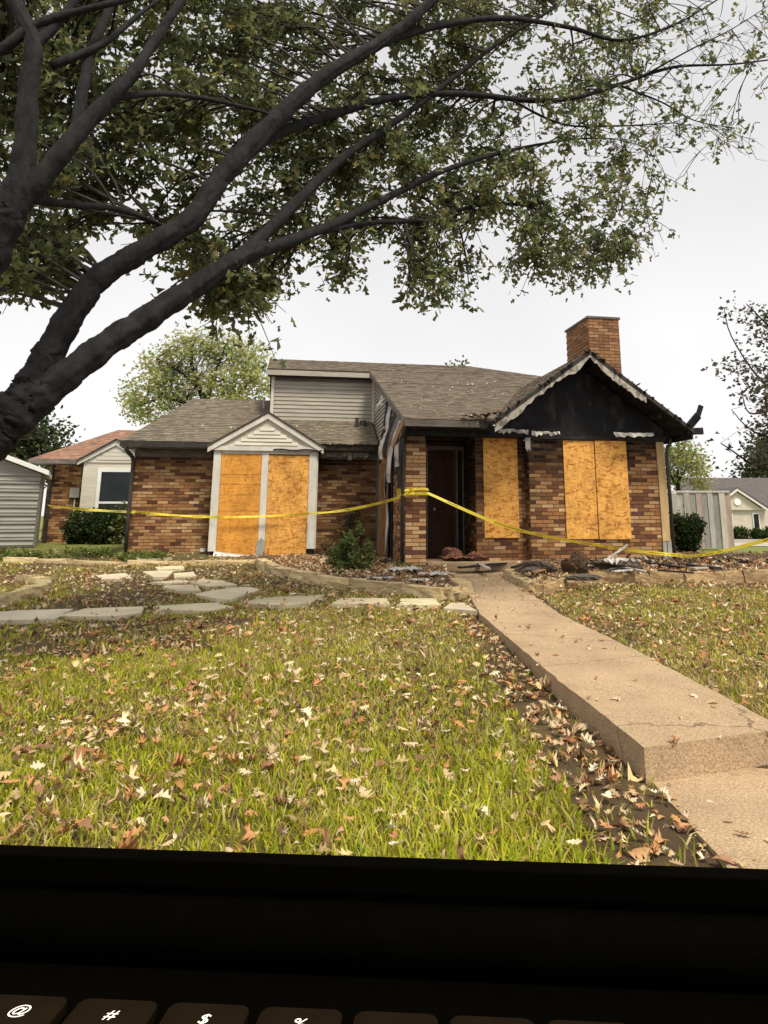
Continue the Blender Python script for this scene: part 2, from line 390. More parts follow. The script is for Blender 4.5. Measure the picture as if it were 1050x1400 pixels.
ys = np.unique(np.concatenate([np.arange(-1, 18, .2), np.linspace(-60, 120, 61), np.linspace(120, 1500, 24)]))
XX, YY = np.meshgrid(xs, ys); ZZ = gz(XX, YY)
gv = np.stack([XX.ravel(), YY.ravel(), ZZ.ravel()], 1)
nx, ny = len(xs), len(ys)
ii = (np.arange(ny - 1)[:, None] * nx + np.arange(nx - 1)[None, :]).ravel()
gf = np.stack([ii, ii + 1, ii + nx + 1, ii + nx], 1)
ground = raw_mesh('ground', gv, gf, M['soil']); tag(ground, kind='structure')
ground.data.shade_smooth()

# ------------------------------------------------------------------ walkway
def wz(Y): return -.115 - .0145 * (11.5 - Y)
def atW(x, y, off=0.0):
    z = -.15
    for _ in range(12):
        p = atZ(x, y, z); z = wz(p.y) + off
    return p
pw0 = h2w(0.75, -0.17, 0); pw1 = h2w(2.05, -0.17, 0)
LW = [atW(636, 804), atW(656, 839), atW(741, 911), atW(881, 1023)]
RW = [atW(722, 809), atW(765, 839), atW(883, 896), atW(1075, 997)]
LW = [Vector((pw0.x, pw0.y, wz(pw0.y)))] + LW; RW = [Vector((pw1.x, pw1.y, wz(pw1.y)))] + RW
low = [atZ(886, 1062, -.385), atZ(1000, 1190, -.39)]
dl = (low[1] - low[0]); lowL = [low[0] + dl.normalized() * -.25, low[0] + dl.normalized() * 2.6]
perp = Vector((-dl.y, dl.x, 0)).normalized()
if perp.x < 0: perp = -perp
lowR = [p + perp * 1.06 for p in lowL]
walk = empty('walkway', (0, 0, 0)); tag(walk, kind='structure')
def slab(poly, th, name='concrete_slab'):
    fine = []
    for a, b in zip(poly, list(poly[1:]) + [poly[0]]):
        n_ = max(1, int((b - a).length / .11))
        for k in range(n_):
            p = a.lerp(b, k / n_)
            if k: p = p + Vector((random.gauss(0, .004), random.gauss(0, .004), 0)) - (Vector((random.uniform(-.015, .015), random.uniform(-.015, .015), 0)) if random.random() < .12 else Vector())
            fine.append(p)
    mb = MB(); mb.prism([Vector(p) - Vector((0, 0, th)) for p in fine], (0, 0, th))
    return mb.build(name, M['concrete'], walk, bevel=.014)
G = .008
def lerp(a, b, t): return a + (b - a) * t
for a, b in ((0, 2), (2, 3), (3, 4)):
    pl = [LW[a], RW[a]] + ([RW[1]] if (a, b) == (0, 2) else []) + [RW[b], LW[b]] + ([LW[1]] if (a, b) == (0, 2) else [])
    c = sum(pl, Vector()) / len(pl)
    pl = [p + (Vector((0, G, 0)) if p.y < c.y else Vector((0, -G, 0))) for p in pl]
    slab(pl, .42)
slab([lowL[0], lowR[0], lowR[1], lowL[1]][::-1], .3)
# thin soil-filled groove under the joints is simply the gap; edge lookup for planting
WLy = np.array([p.y for p in LW][::-1]); WLx = np.array([p.x for p in LW][::-1]); WRy = np.array([p.y for p in RW][::-1]); WRx = np.array([p.x for p in RW][::-1])
lly = np.array([lowL[1].y, lowL[0].y]); llx = np.array([lowL[1].x, lowL[0].x])
rry = np.array([lowR[1].y, lowR[0].y]); rrx = np.array([lowR[1].x, lowR[0].x])
STEP_Y = LW[4].y
def walk_left(Y): return np.where(Y > STEP_Y, np.interp(Y, WLy, WLx), llx[0] + (Y - lly[0]) * (llx[1] - llx[0]) / (lly[1] - lly[0]))
def walk_right(Y): return np.where(Y > RW[4].y, np.interp(Y, WRy, WRx), rrx[0] + (Y - rry[0]) * (rrx[1] - rrx[0]) / (rry[1] - rry[0]))

# far road on the right
rb = MB()
rd = [(7.5, 24.5), (60, 27), (60, 34), (8.5, 31)]
def gzf(x, y, o=.02): return (x, y, float(gz(x, y)) + o)
for i in range(12):
    t0, t1 = i / 12, (i + 1) / 12
    q = lambda t, a, b: (rd[a][0] + (rd[b][0] - rd[a][0]) * t, rd[a][1] + (rd[b][1] - rd[a][1]) * t)
    rb.face([gzf(*q(t0, 0, 1)), gzf(*q(t1, 0, 1)), gzf(*q(t1, 3, 2)), gzf(*q(t0, 3, 2))])
road = rb.build('road', M['road']); tag(road, kind='structure')
kb = MB()
for i in range(12):
    t0, t1 = i / 12, (i + 1) / 12
    a = Vector(gzf(*q(t0, 3, 2))); b2 = Vector(gzf(*q(t1, 3, 2)))
    kb.bar(a + Vector((0, .1, .05)), b2 + Vector((0, .1, .05)), .2, .16)
kerb = kb.build('kerb', M['road']); tag(kerb, kind='structure')

# ------------------------------------------------------------------ the burned house (local axes: u right, v back, z up)
house = empty('brick_house', HO, HTH)
tag(house, 'fire-damaged brown brick house with boarded openings, charred gable and brick chimney', 'house')
BL, BH, BD = .232, .0715, .012          # brick module with joint, how far bricks stand proud
BRICKS = []                            # (wall object, loc, axis, length, height, colour, priority)
def brick_col(soot_shade, warm=0.0):  # carries real soot and, on some walls, painted eave shade
    r = min(.99, max(0, random.gauss(.54, .31)))
    if r < .31 + warm: c = random.choice([(.58, .35, .165), (.60, .39, .20), (.53, .30, .14), (.64, .43, .23)])
    elif r < .68: c = random.choice([(.42, .21, .09), (.46, .25, .11), (.37, .175, .08), (.48, .28, .13)])
    else: c = random.choice([(.19, .09, .047), (.23, .105, .054), (.15, .07, .042)])
    k = random.uniform(.85, 1.12) * (1 - .94 * soot_shade)
    return tuple(x * k + .004 * soot_shade for x in c)
def brick_wall(name, axis, fixed, a0, a1, z0, z1, holes=(), sign=-1, soot_shade=lambda a, z: 0, pr=0, warm=0.0, depth=.18, parent=None, soldier=True):
    """axis 'u': wall along u at v=fixed facing -v; axis 'v': wall along v at u=fixed facing -u"""
    mb = MB()
    if axis == 'u': mb.box((a0, fixed, z0), (a1, fixed + depth, z1))
    else: mb.box((fixed, a0, z0), (fixed + depth * (-sign), a1, z1))
    w = mb.build(name, M['mortar'], parent or house)
    z = z0 + .004; row = 0; zt = z1
    while z + BH - .01 <= zt:
        s = a0 - (BL / 2 if row % 2 else 0) - (.0 if row % 4 < 2 else BL * .06)
        while s < a1 - .02:
            e = s + BL - .011; p, qq = max(s, a0 + .001), min(e, a1 - .001)
            mid = (p + qq) / 2
            for (h0, h1, k0, k1) in holes:
                if k0 < z + BH / 2 < k1:
                    if h0 <= p and qq <= h1: p = qq
                    elif p < h0 < qq: qq = h0
                    elif p < h1 < qq: p = h1
            if qq - p > .03:
                st = max(0, min(1, soot_shade((p + qq) / 2, z) + random.uniform(-.12, .12) * (soot_shade((p+qq)/2, z) > .03)))
                BRICKS.append((w, axis, fixed, sign, p, qq, z, BH - .012, brick_col(st, warm), pr, random.uniform(-.003, .004)))
            s += BL
        z += BH; row += 1
    return w

def ss(a, b, x):
    t = max(0, min(1, (x - a) / (b - a))); return t * t * (3 - 2 * t)
soA = lambda a, z: max(ss(1.75, 2.3, z) ** 1.2, .12, .75 * ss(2.62, 2.42, a) * ss(.3, 1.5, z), .97 * ss(2.7, 3.1, a) * ss(3.2, 3.1, a) * ss(1.0, 2.1, z), .95 * ss(4.85, 4.4, a) * ss(1.1, 2.1, z))
soB = lambda a, z: max(.32, ss(1.0, 2.2, z), .5 * ss(1.9, 1.45, a))
soD = lambda a, z: max(.72, ss(.2, 1.6, z))
soot_shadeC = lambda a, z: max(.48, ss(1.4, 2.3, z) * .95, .5 * ss(-.6, -.05, a))  # recess wall: soot plus eave shade painted into the brick colour
shadeL = lambda a, z: max(.16, ss(1.8, 2.3, z) * .85)  # left wall: shadow of the eaves painted into the upper bricks
wallA = brick_wall('front_wall', 'u', 0.0, 2.39, 5.18, -.1, 2.34, [(3.1, 4.37, .5, 2.4)], soot_shade=soA, pr=10)
brick_wall('return_wall', 'v', 2.39, 0.002, .25, -.1, 2.34, soot_shade=lambda a, z: .5 + .5 * ss(1, 2, z), pr=1, depth=.15)
wallB = brick_wall('porch_wall', 'u', .25, 1.40, 2.388, .06, 2.40, [(1.57, 2.23, .52, 2.32)], soot_shade=soB, pr=8)
brick_wall('porch_return_wall', 'v', 1.40, .252, 1.2, .06, 2.40, soot_shade=soD, pr=2, depth=.12)
brick_wall('door_wall', 'u', 1.2, .1, 1.395, .06, 2.45, [(.6, 1.38, .0, 2.3)], soot_shade=soD, pr=2)
col_w = MB(); col_w.box((.012, .012, -.15), (.368, .368, 2.36))
column = col_w.build('porch_column', M['mortar'], house)
z = -.14; row = 0
while z < 2.26:
    so = ss(2.0, 2.3, z)
    fr = [(0.0, .25), (.261, .38)] if row % 2 else [(0.0, .12), (.131, .38)]
    for a, b in fr:
        BRICKS.append((column, 'u', .012, -1, a, b, z, BH - .012, brick_col(so, .25), 20, 0))
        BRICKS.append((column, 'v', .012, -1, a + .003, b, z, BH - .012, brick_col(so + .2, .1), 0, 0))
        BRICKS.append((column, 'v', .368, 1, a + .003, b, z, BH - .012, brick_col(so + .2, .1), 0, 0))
    z += BH; row += 1
brick_wall('side_wall', 'v', .03, .55, 1.7, 0, 2.3, soot_shade=lambda a, z: .3 + .6 * ss(1.2, 2, z), pr=3, depth=.12)
wallL = brick_wall('left_wall', 'u', 4.5, -5.65, -3.6, -.05, 2.34, soot_shade=shadeL, pr=6)
wallC = brick_wall('recess_wall', 'u', 4.5, -1.65, .0, -.05, 2.36, soot_shade=soot_shadeC, pr=4)
brick_wall('wing_wall', 'u', 10.0, -9.1, -5.9, -.05, 2.4, [(-8.0, -6.35, .0, 2.6)], soot_shade=lambda a, z: .12, pr=0)
_bc = brick_col
def brick_col(soot_shade, warm=0.0):
    c = _bc(soot_shade, warm); g_ = (.30, .155, .09); return tuple(x * .4 + y * .6 for x, y in zip(c, g_))
wchim = brick_wall('chimney', 'u', 1.0, 4.19, 4.90, 2.4, 5.12, soot_shade=lambda a, z: .10, pr=0, depth=1.3)
ch_b = len(BRICKS)
z = 2.404
row = 0
while z < 5.05:                         # left face of the chimney
    s = 1.0 - (BL / 2 if row % 2 else 0)
    while s < 2.29:
        p, qq = max(s, 1.0), min(s + BL - .011, 2.298)
        if qq - p > .03: BRICKS.append((wchim, 'v', 4.19, -1, p, qq, z, BH - .012, brick_col(.12), 0, 0))
        s += BL
    z += BH; row += 1
brick_col = _bc
mb = MB(); mb.box((4.16, .97, 5.121), (4.93, 2.33, 5.17)); mb.build('chimney_cap', M['fascia'], wchim)
mb = MB(); mb.tube([(4.45, 1.6, 5.171), (4.45, 1.6, 5.23)], .17, 12); mb.build('flue_pipe', M['metal_dark'], wchim)

# bricks: the 300 that show largest are objects, the others one joined part
def unit_brick():
    m2 = MB(); m2.box((0, -1, 0), (1, 0, 1), skip='k')
    me = bpy.data.meshes.new('brick'); me.from_pydata(m2.v, [], m2.f); me.materials.append(M['brick_obj']); return me
UB = unit_brick()
order = sorted(range(len(BRICKS)), key=lambda i: (-BRICKS[i][9], -(BRICKS[i][5] - BRICKS[i][4])))
single = set(order[:300])
rest = MB()
for i, (w, ax, fx, sg, p, qq, z, h, col, pr, pd) in enumerate(BRICKS):
    d = BD + pd
    if i in single:
        o = bpy.data.objects.new('brick', UB); C.objects.link(o); o.parent = w
        o.color = (*col, 1)
        if ax == 'u': o.location = (p, fx, z); o.scale = (qq - p, d, h)
        elif sg < 0: o.location = (fx, qq, z); o.rotation_euler = (0, 0, -math.pi / 2); o.scale = (qq - p, d, h)
        else: o.location = (fx, p, z); o.rotation_euler = (0, 0, math.pi / 2); o.scale = (qq - p, d, h)
    else:
        if ax == 'u': rest.box((p, fx - d, z), (qq, fx + .001, z + h), col, skip='k')
        elif sg < 0: rest.box((fx - d, p, z), (fx + .001, qq, z + h), col, skip='r')
        else: rest.box((fx - .001, p, z), (fx + d, qq, z + h), col, skip='l')
tag(rest.build('brick_courses', M['brick'], house), kind='stuff')

# solid core boxes added to block light and any view through the house
mb = MB()
mb.box((2.45, .45, 0), (5.1, 9, 2.35)); mb.box((.3, 1.45, 0), (2.4, 9, 2.5)); mb.box((-5.55, 4.72, 0), (.28, 9.5, 2.5)); mb.box((-2.58, 5.72, 2.5), (3.0, 8.2, 4.3))
mb.box((-9.0, 10.3, 0), (-5.2, 16, 2.4))
mb.build('blocking_core', M['char'], house)

# ---- roofs: each slope is a felt sheet with real shingle tabs laid over it
def poly_range(poly, t):
    xs_ = []
    n = len(poly)
    for i in range(n):
        (s0, t0), (s1, t1) = poly[i], poly[(i + 1) % n]
        if (t0 - t) * (t1 - t) < 0 or (t0 == t and t1 != t):
            xs_.append(s0 + (s1 - s0) * (t - t0) / (t1 - t0))
    return (min(xs_), max(xs_)) if len(xs_) >= 2 else None
SH_COL = [(.20, .165, .128), (.22, .178, .138), (.18, .148, .116), (.235, .192, .148), (.21, .16, .125), (.165, .138, .11), (.22, .185, .145)]
def slope(name, polys, P, tint=(1, 1, 1), expo=.118, thick=.06, fringe=None):
    """polys: convex polygons in (s along eave, t up the slope); P(s, t, h) -> house point lifted h off the slope"""
    roof = MB()
    for poly in polys:
        top = [P(s, t, 0) for s, t in poly]; bot = [P(s, t, -thick) for s, t in poly]
        n_ = len(poly)
        roof.face(top); roof.face(bot[::-1])
        for i in range(n_):
            j = (i + 1) % n_; roof.face([bot[i], bot[j], top[j], top[i]])
    ro = roof.build(name, M['felt'], house)
    tb = MB()
    for poly in polys:
        t0 = min(q[1] for q in poly); t1 = max(q[1] for q in poly)
        t = t0 - .01
        while t < t1 - .02:
            ta, tb_ = max(t, t0 + .0005), min(t + expo, t1 - .0005)
            ra, rb_ = poly_range(poly, ta), poly_range(poly, tb_)
            if ra and rb_ and (ra[1] - ra[0] > .05 or rb_[1] - rb_[0] > .05):
                L = max(ra[1] - ra[0], rb_[1] - rb_[0]); s = 0
                while s < L - 1e-4:
                    w = random.uniform(.09, .2); e = min(s + w, L); f0, f1 = s / L, e / L
                    a0 = ra[0] + (ra[1] - ra[0]) * f0; a1 = ra[0] + (ra[1] - ra[0]) * f1
                    b0 = rb_[0] + (rb_[1] - rb_[0]) * f0; b1 = rb_[0] + (rb_[1] - rb_[0]) * f1
                    h = random.uniform(.010, .016); dt = random.choice([0, 0, .02, .035])
                    c = random.choice(SH_COL); k = random.uniform(.86, 1.14); c = tuple(x * k * y for x, y in zip(c, tint))
                    ta2 = ta - (dt if t > t0 + .05 else -random.uniform(0, .01))
                    q4 = [P(a0, ta2, h), P(a1, ta2, h), P(b1, tb_, .004), P(b0, tb_, .004)]
                    tb.face(q4, c); tb.face([P(a0, ta2, .001), P(a1, ta2, .001), q4[1], q4[0]], tuple(x * .8 for x in c))
                    tb.face([P(a0, ta2, .001), q4[0], q4[3]], c); tb.face([q4[1], P(a1, ta2, .001), q4[2]], c)
                    s = e
            t += expo
    tag(tb.build('shingle_courses', M['shingle'], ro), kind='stuff')
    return ro
def plane_v(v0, z0, k):                 # slope rising with v
    L = math.hypot(1, k)
    return lambda s, t, h: (s, v0 + t / L - h * k / L, z0 + t * k / L + h / L), L
MK = .34
Pm, Lm = plane_v(-.45, 2.62, MK)
tv = lambda v: (v + .45) * Lm
gk = .72; GU, GZ0 = 3.47, 4.0          # front gable ridge
vv = (GZ0 - 2.62) / MK - .45
main_roof = slope('main_roof', [
    [(-.10, 0), (1.56, 0), (GU, tv(vv)), (GU, tv(vv)), (-.10, tv(vv))][:3] + [(-.10, tv(vv))],
    [(-.10, tv(vv) + .0005), (GU, tv(vv) + .0005), (4.75, tv(5.7)), (-.10, tv(5.7))],
    [(-.10, tv(5.7) + .0005), (4.75, tv(5.7) + .0005), (3.1, tv(7.3)), (-.10, tv(7.3))],
    [(-2.78, tv(5.38)), (-.1005, tv(5.38)), (-.1005, tv(7.3)), (-2.78, tv(7.3))]], Pm)
# back slope and the hip on the right
zr = 2.62 + MK * 7.75
slope('back_roof', [[(-3.1, 0), (2.78, 0), (2.78, 4.4), (-3.1, 4.4)]], (lambda s, t, h: (-s, 7.3 + (4.4 - t) * .947 , zr - .32 * (4.4 - t) + h)))
mb = MB(); mb.prism([(3.1, 7.3, zr - .03), (4.75, 5.7, 2.62 + MK * 6.15 - .03), (5.5, 5.4, 3.3), (5.5, 9.5, 3.3)], (0, 0, -.05)); mb.build('hip_roof', M['felt'], house)
Pl, Ll = plane_v(4.08, 2.56, .497)
tl = lambda v: (v - 4.08) * Ll
left_roof = slope('left_roof', [
    [(-5.92, 0), (-.02, 0), (-.02, tl(5.6)), (-5.30, tl(5.6))],
    [(-5.30, tl(5.6) + .0005), (-2.64, tl(5.6) + .0005), (-2.64, tl(7.0)), (-4.75, tl(7.0))]], Pl, tint=(.92, .95, .92))
slope('left_hip_roof', [[(0, 0), (5.8, 0), (2.92, 1.85)]], (lambda s, t, h: (-5.925 + t * (1.17 / 1.85) - h * .8, 4.08 + s, 2.56 + t * (1.44 / 1.85) + h * .6)))
slope('left_back_roof', [[(0, 0), (3.2, 0), (2.1, 2.9), (0, 2.9)]], (lambda s, t, h: (-2.65 - s, 9.9 - t, 2.56 + t * .497 + h)))
# front gable slopes (rise with u towards the ridge)
Lg = math.hypot(1, gk)
eL, eR = GU - 1.98, GU + 2.06
VF = -.62
PgL = lambda s, t, h: (eL + t / Lg - h * gk / Lg, s, GZ0 - gk * 1.98 + t * gk / Lg + h / Lg)
slope('gable_roof', [[(VF, 0), (-.42, 0), (vv, 1.98 * Lg), (VF, 1.98 * Lg)]], PgL, tint=(.8, .8, .8))
PgR = lambda s, t, h: (eR - t / Lg + h * gk / Lg, s, GZ0 - gk * 2.06 + t * gk / Lg + h / Lg)
slope('gable_roof', [[(VF, 0), (6.0, 0), (4.6, 2.06 * Lg), (VF, 2.06 * Lg)]], PgR, tint=(.8, .8, .8))
# wing roof
Pw, Lw_ = plane_v(9.6, 2.5, .44)
slope('wing_roof', [[(-9.55, 0), (-5.6, 0), (-5.6, 2.7 * Lw_), (-7.75, 2.7 * Lw_)]], Pw, tint=(1.5, 1.08, .98))
slope('wing_hip_roof', [[(0, 0), (5.4, 0), (2.7, 2.2)]], (lambda s, t, h: (-9.555 + t * (1.8 / 2.2), 9.6 + s, 2.5 + t * (1.188 / 2.2) + h)), tint=(1.45, 1.2, 1.1))

# ---- charred front gable
mb = MB(); gz0 = 2.42
apex = GZ0 - .17
tri = [(GU - (apex - gz0) / gk, -.03, gz0), (GU + (apex - gz0) / gk, -.03, gz0), (GU, -.03, apex)]
mb.prism(tri, (0, .12, 0)); gable = mb.build('gable_wall', M['char_streak'], house)
# blistered char skin over the gable, uneven in depth
rr_ = random.Random(5); NX, NZ = 60, 26; gvx = []; gfx = []
ph_ = [(rr_.uniform(2, 14), rr_.uniform(2, 14), rr_.uniform(0, 6)) for _ in range(9)]
for i in range(NX + 1):
    u = tri[0][0] + .05 + (tri[1][0] - tri[0][0] - .1) * i / NX; zt = max(gz0 + .02, apex - gk * abs(u - GU) - .015)
    for j in range(NZ + 1):
        z_ = gz0 + (zt - gz0) * j / NZ
        d_ = sum(math.sin(u * a + z_ * b + c) for a, b, c in ph_) / 9
        gvx.append((u, -.05 - .022 * d_ - .012 * rr_.random() - .008 * (d_ > .12), z_))
for i in range(NX):
    for j in range(NZ):
        a_ = i * (NZ + 1) + j; gfx.append((a_, a_ + NZ + 1, a_ + NZ + 2, a_ + 1))
raw_mesh('char_skin', np.array(gvx), np.array(gfx), M['char_streak'], gable)
for i in range(9):                       # burned lookout rafters under the overhang, some broken short
    t = (i + .6) / 9.4; sgn = -1 if i % 2 else 1; ex_ = eL if sgn < 0 else eR
    u = GU + (ex_ - GU) * t; z_ = GZ0 - gk * abs(u - GU) - .14
    mb = MB(); mb.bar((u, -.05, z_), (u, VF + rr_.uniform(.02, .3), z_ - rr_.uniform(0, .04)), .045, .09); mb.build('burned_rafter', M['char'], house)
# soffit under the gable overhang and the charred beam above the windows
mb = MB()
for sg, ex in ((-1, eL), (1, eR)):
    a, b = Vector((ex, 0, GZ0 - gk * abs(ex - GU) - .085)), Vector((GU, 0, GZ0 - .085))
    mb.prism([(a.x, VF + .03, a.z), (b.x, VF + .03, b.z), (b.x, -.045, b.z), (a.x, -.045, a.z)], (0, 0, .02))
mb.build('gable_soffit', M['char'], house)
mb = MB(); mb.box((2.3, -.07, 2.345), (5.25, .2, 2.42)); mb.box((1.40, .10, 2.41), (2.38, .3, 2.55))
mb.box((-.05, -.06, 2.37), (2.28, .28, 2.58)); mb.build('charred_beam', M['char'], house)
mb = MB(); mb.box((0.0, .29, 2.46), (2.36, 1.3, 2.5)); mb.build('porch_ceiling', M['char'], house)
def ragged(p, q, w0, w1, n, dirn, thick, jag=.5):
    """board from p to q whose lower edge is eaten away"""
    p, q, dirn, thick = Vector(p), Vector(q), Vector(dirn), Vector(thick)
    up, lo = [], []
    wv = w0
    for i in range(n + 1):
        t = i / n; wv = max(w0 * .5, min(w1, wv * .9 + .1 * (w0 + w1) / 2 + random.uniform(-jag, jag) * (w1 - w0) * .45))
        c = p.lerp(q, t); up.append(c); lo.append(c + dirn * wv)
    return up + lo[::-1], thick
# barge boards: upper strip intact and dark, lower one blistered with an eaten edge
for sg, ex in ((-1, eL), (1, eR)):
    ze = GZ0 - gk * abs(ex - GU)
    mb = MB(); mb.prism([(ex, VF - .03, ze - .075), (GU, VF - .03, GZ0 - .075), (GU, VF - .03, GZ0 + .012), (ex, VF - .03, ze + .012)], (0, .028, 0))
    mb.build('rake_trim', M['dark_trim'], house)
    mb = MB()
    t_end = 0.03 if sg < 0 else .46
    p = Vector((GU, VF - .022, GZ0 - .08)); q = Vector((ex, VF - .022, ze - .08)); q = q.lerp(p, t_end)
    poly, th = ragged(p, q, .06, .2, 44, (0, 0, -1), (0, .02, 0))
    n_ = len(poly) // 2; up, lo = poly[:n_], poly[n_:][::-1]
    for i in range(n_ - 1): mb.prism([lo[i], lo[i + 1], up[i + 1], up[i]], th)
    mb.build('barge_board', M['peel'], house)
mb = MB()
for i in range(70):
    t = random.random(); sgn = random.choice((-1, 1)); ex_ = eL if sgn < 0 else eR
    u = GU + (ex_ - GU) * t; z_ = GZ0 - gk * abs(u - GU)
    mb.bar((u, VF - .03, z_ + random.uniform(-.02, .03)), (u + random.uniform(-.08, .08), VF - .05 + random.uniform(-.05, .05), z_ + random.uniform(-.05, .05)), random.uniform(.02, .06), .012, col=random.choice([(.03, .03, .03), (.06, .05, .045), (.12, .1, .09), (.02, .02, .02)]))
tag(mb.build('curled_shingle_edge', M['shingle'], house), kind='stuff')
# scraps of white soffit board along the foot of the gable
for u0, u1, zz in ((1.72, 2.3, 2.47), (2.36, 2.92, 2.44), (4.02, 4.85, 2.45)):
    mb = MB(); up, lo = [], []
    n_ = 12
    for i in range(n_ + 1):
        u = u0 + (u1 - u0) * i / n_; w = .07 * random.uniform(.3, 1.1)
        mb_z = zz + random.uniform(-.012, .012); up.append((u, -.32, mb_z + .02)); lo.append((u, -.32 + random.uniform(-.03, .03), mb_z - w))
    for i in range(n_): mb.prism([lo[i], lo[i + 1], up[i + 1], up[i]], (0, .015, 0))
    mb.build('peeled_soffit_scrap', M['insul'], house)
mb = MB()
for i in range(5): mb.prism([(2.30 + i * .02, -.11, 2.08 + random.uniform(0, .12)), (2.32 + i * .02, -.11, 2.08 + random.uniform(0, .1)), (2.325 + i * .02, -.10, 2.36), (2.30 + i * .02, -.10, 2.36)], (0, .01, 0))
mb.build('hanging_strip', M['insul'], house)
# burned eave end with a plank sticking up on the right
ztip = GZ0 - gk * 2.06
mb = MB(); mb.bar((eR - .12, VF + .02, ztip + .02), (eR + .10, VF - .05, ztip + .28), .05, .15, up=(1, 0, .3)); 
mb.bar((eR + .09, VF - .045, ztip + .26), (eR + .17, VF - .06, ztip + .47), .045, .09, up=(1, 0, .2)); mb.build('splintered_plank', M['char'], house)
mb = MB(); mb.bar((eR - .1, VF + .05, ztip - .03), (eR + .19, VF - .02, ztip - .02), .05, .13); mb.build('broken_rafter_end', M['char'], house)
mb = MB(); mb.bar((eR - .03, VF + .0, ztip - .1), (eR - .05, 5.5, ztip - .08), .03, .16); mb.build('side_fascia', M['char'], house)
mb = MB(); mb.tube(cr([(5.35, -.05, 2.4), (5.34, -.03, 2.3), (5.27, -.04, 2.2), (5.25, -.04, 2.0)], 4) + [Vector((5.25, -.04, .05))], .035, 8); mb.build('downspout', M['metal_dark'], house, smooth=True)
mb = MB(); mb.box((5.04, -.04, .42), (5.20, -.016, 2.33)); mb.build('corner_board', M['yellow_board'], house)
mb = MB(); mb.box((5.03, -.05, -.05), (5.21, -.017, .41)); mb.build('corner_base', M['steel_box'], house)

# ---- boards over the openings
def board(name, p0, p1, v, m, th=.018, tilt=0.0, parent=None):
    mb = MB()
    mb.prism([(p0[0], v - th, p0[1]), (p1[0], v - th - tilt, p0[1]), (p1[0], v - th - tilt, p1[1]), (p0[0], v - th, p1[1])], (0, th, 0))
    return mb.build(name, m, parent or house, bevel=.002)
b1 = board('window_board', (3.085, .47), (3.718, 2.325), -.02, M['osb'])
b2 = board('window_board', (3.735, .462), (4.385, 2.335), -.022, M['osb'], th=.026, tilt=.012)
mb = MB(); mb.box((3.1, -.012, .5), (4.37, .0, 2.33)); mb.build('void_shade_sheet', M['dark_trim'], house)  # dark sheet paints the shade seen through the gap between boards
b3 = board('window_board', (1.55, .49), (2.235, 2.39), .233, M['osb'])
b4 = board('door_board', (.64, .09), (1.19, 2.2), 1.17, M['osb_dark'])
def screws(bd, pts, v):
    for (u, z) in pts:
        mb = MB(); mb.tube([(u, v, z), (u, v - .006, z)], .009, 6); mb.build('screw', M['dark_trim'], bd)
screws(b1, [(3.12, .6), (3.12, 1.4), (3.12, 2.25), (3.69, 1.0), (3.69, 2.0)], -.038)
screws(b2, [(3.77, .6), (3.77, 1.5), (3.77, 2.27), (4.34, .9), (4.34, 2.0)], -.038)
screws(b3, [(1.6, .6), (1.6, 1.5), (2.18, .6), (2.18, 2.25)], .215)
mb = MB(); mb.box((1.215, 1.13, .09), (1.25, 1.2, 2.25)); mb.box((1.345, 1.13, .09), (1.38, 1.2, 2.25)); mb.box((.6, 1.14, .09), (.635, 1.2, 2.25)); mb.box((.6, 1.13, 2.21), (1.38, 1.2, 2.29)); mb.build('door_frame', M['fascia'], house)
mb = MB(); mb.box((1.251, 1.17, .09), (1.344, 1.2, 2.2)); mb.build('sidelight_glass', M['glass'], house)
mb = MB(); mb.box((.75, 1.15, 1.0), (.79, 1.168, 1.05)); mb.build('door_hasp', M['steel_box'], house)
# porch slab
mb = MB(); mb.box((.39, -.17, -.3), (2.9, 1.2, .075)); mb.build('porch_slab', M['concrete'], house, bevel=.01)
# porch eave: fascia, soffit, sagging charred edge
mb = MB(); mb.box((-.10, -.475, 2.49), (1.30, -.452, 2.61)); mb.build('porch_fascia', M['fascia'], house)
mb = MB(); mb.box((-.06, -.45, 2.475), (1.6, -.07, 2.49)); mb.build('porch_soffit', M['char'], house)
mb = MB()
for i in range(26):
    u = .95 + i * .03 + random.uniform(-.01, .01); zt = 2.66 + random.uniform(-.03, .05) + .1 * (i / 26)
    mb.bar((u, -.5 + random.uniform(-.05, .05), zt), (u + random.uniform(.03, .1), -.45 + random.uniform(-.1, .2), zt + random.uniform(-.03, .05)), .05, .014, col=random.choice([(.2, .12, .08), (.12, .05, .035), (.3, .2, .14), (.03, .025, .02)]))
tag(mb.build('curled_shingle_edge', M['shingle'], house), kind='stuff')
mb = MB(); mb.box((1.28, -.46, 2.47), (1.56, -.2, 2.60)); mb.build('burned_eave_end', M['char'], house)
# dark post and downspout at the porch corner
mb = MB(); mb.tube(cr([(-.08, -.40, 2.5), (-.085, -.3, 2.42), (-.06, -.05, 2.3), (-.055, -.02, 2.1)], 4) + [Vector((-.055, -.02, .0))], .036, 8); mb.build('downspout', M['metal_dark'], house, smooth=True)
mb = MB(); mb.box((-.02, .385, 0), (.08, .5, 2.4)); mb.build('corner_post', mat('scorched red brown post', (.06, .03, .02), (.03, .017, .013)), house)

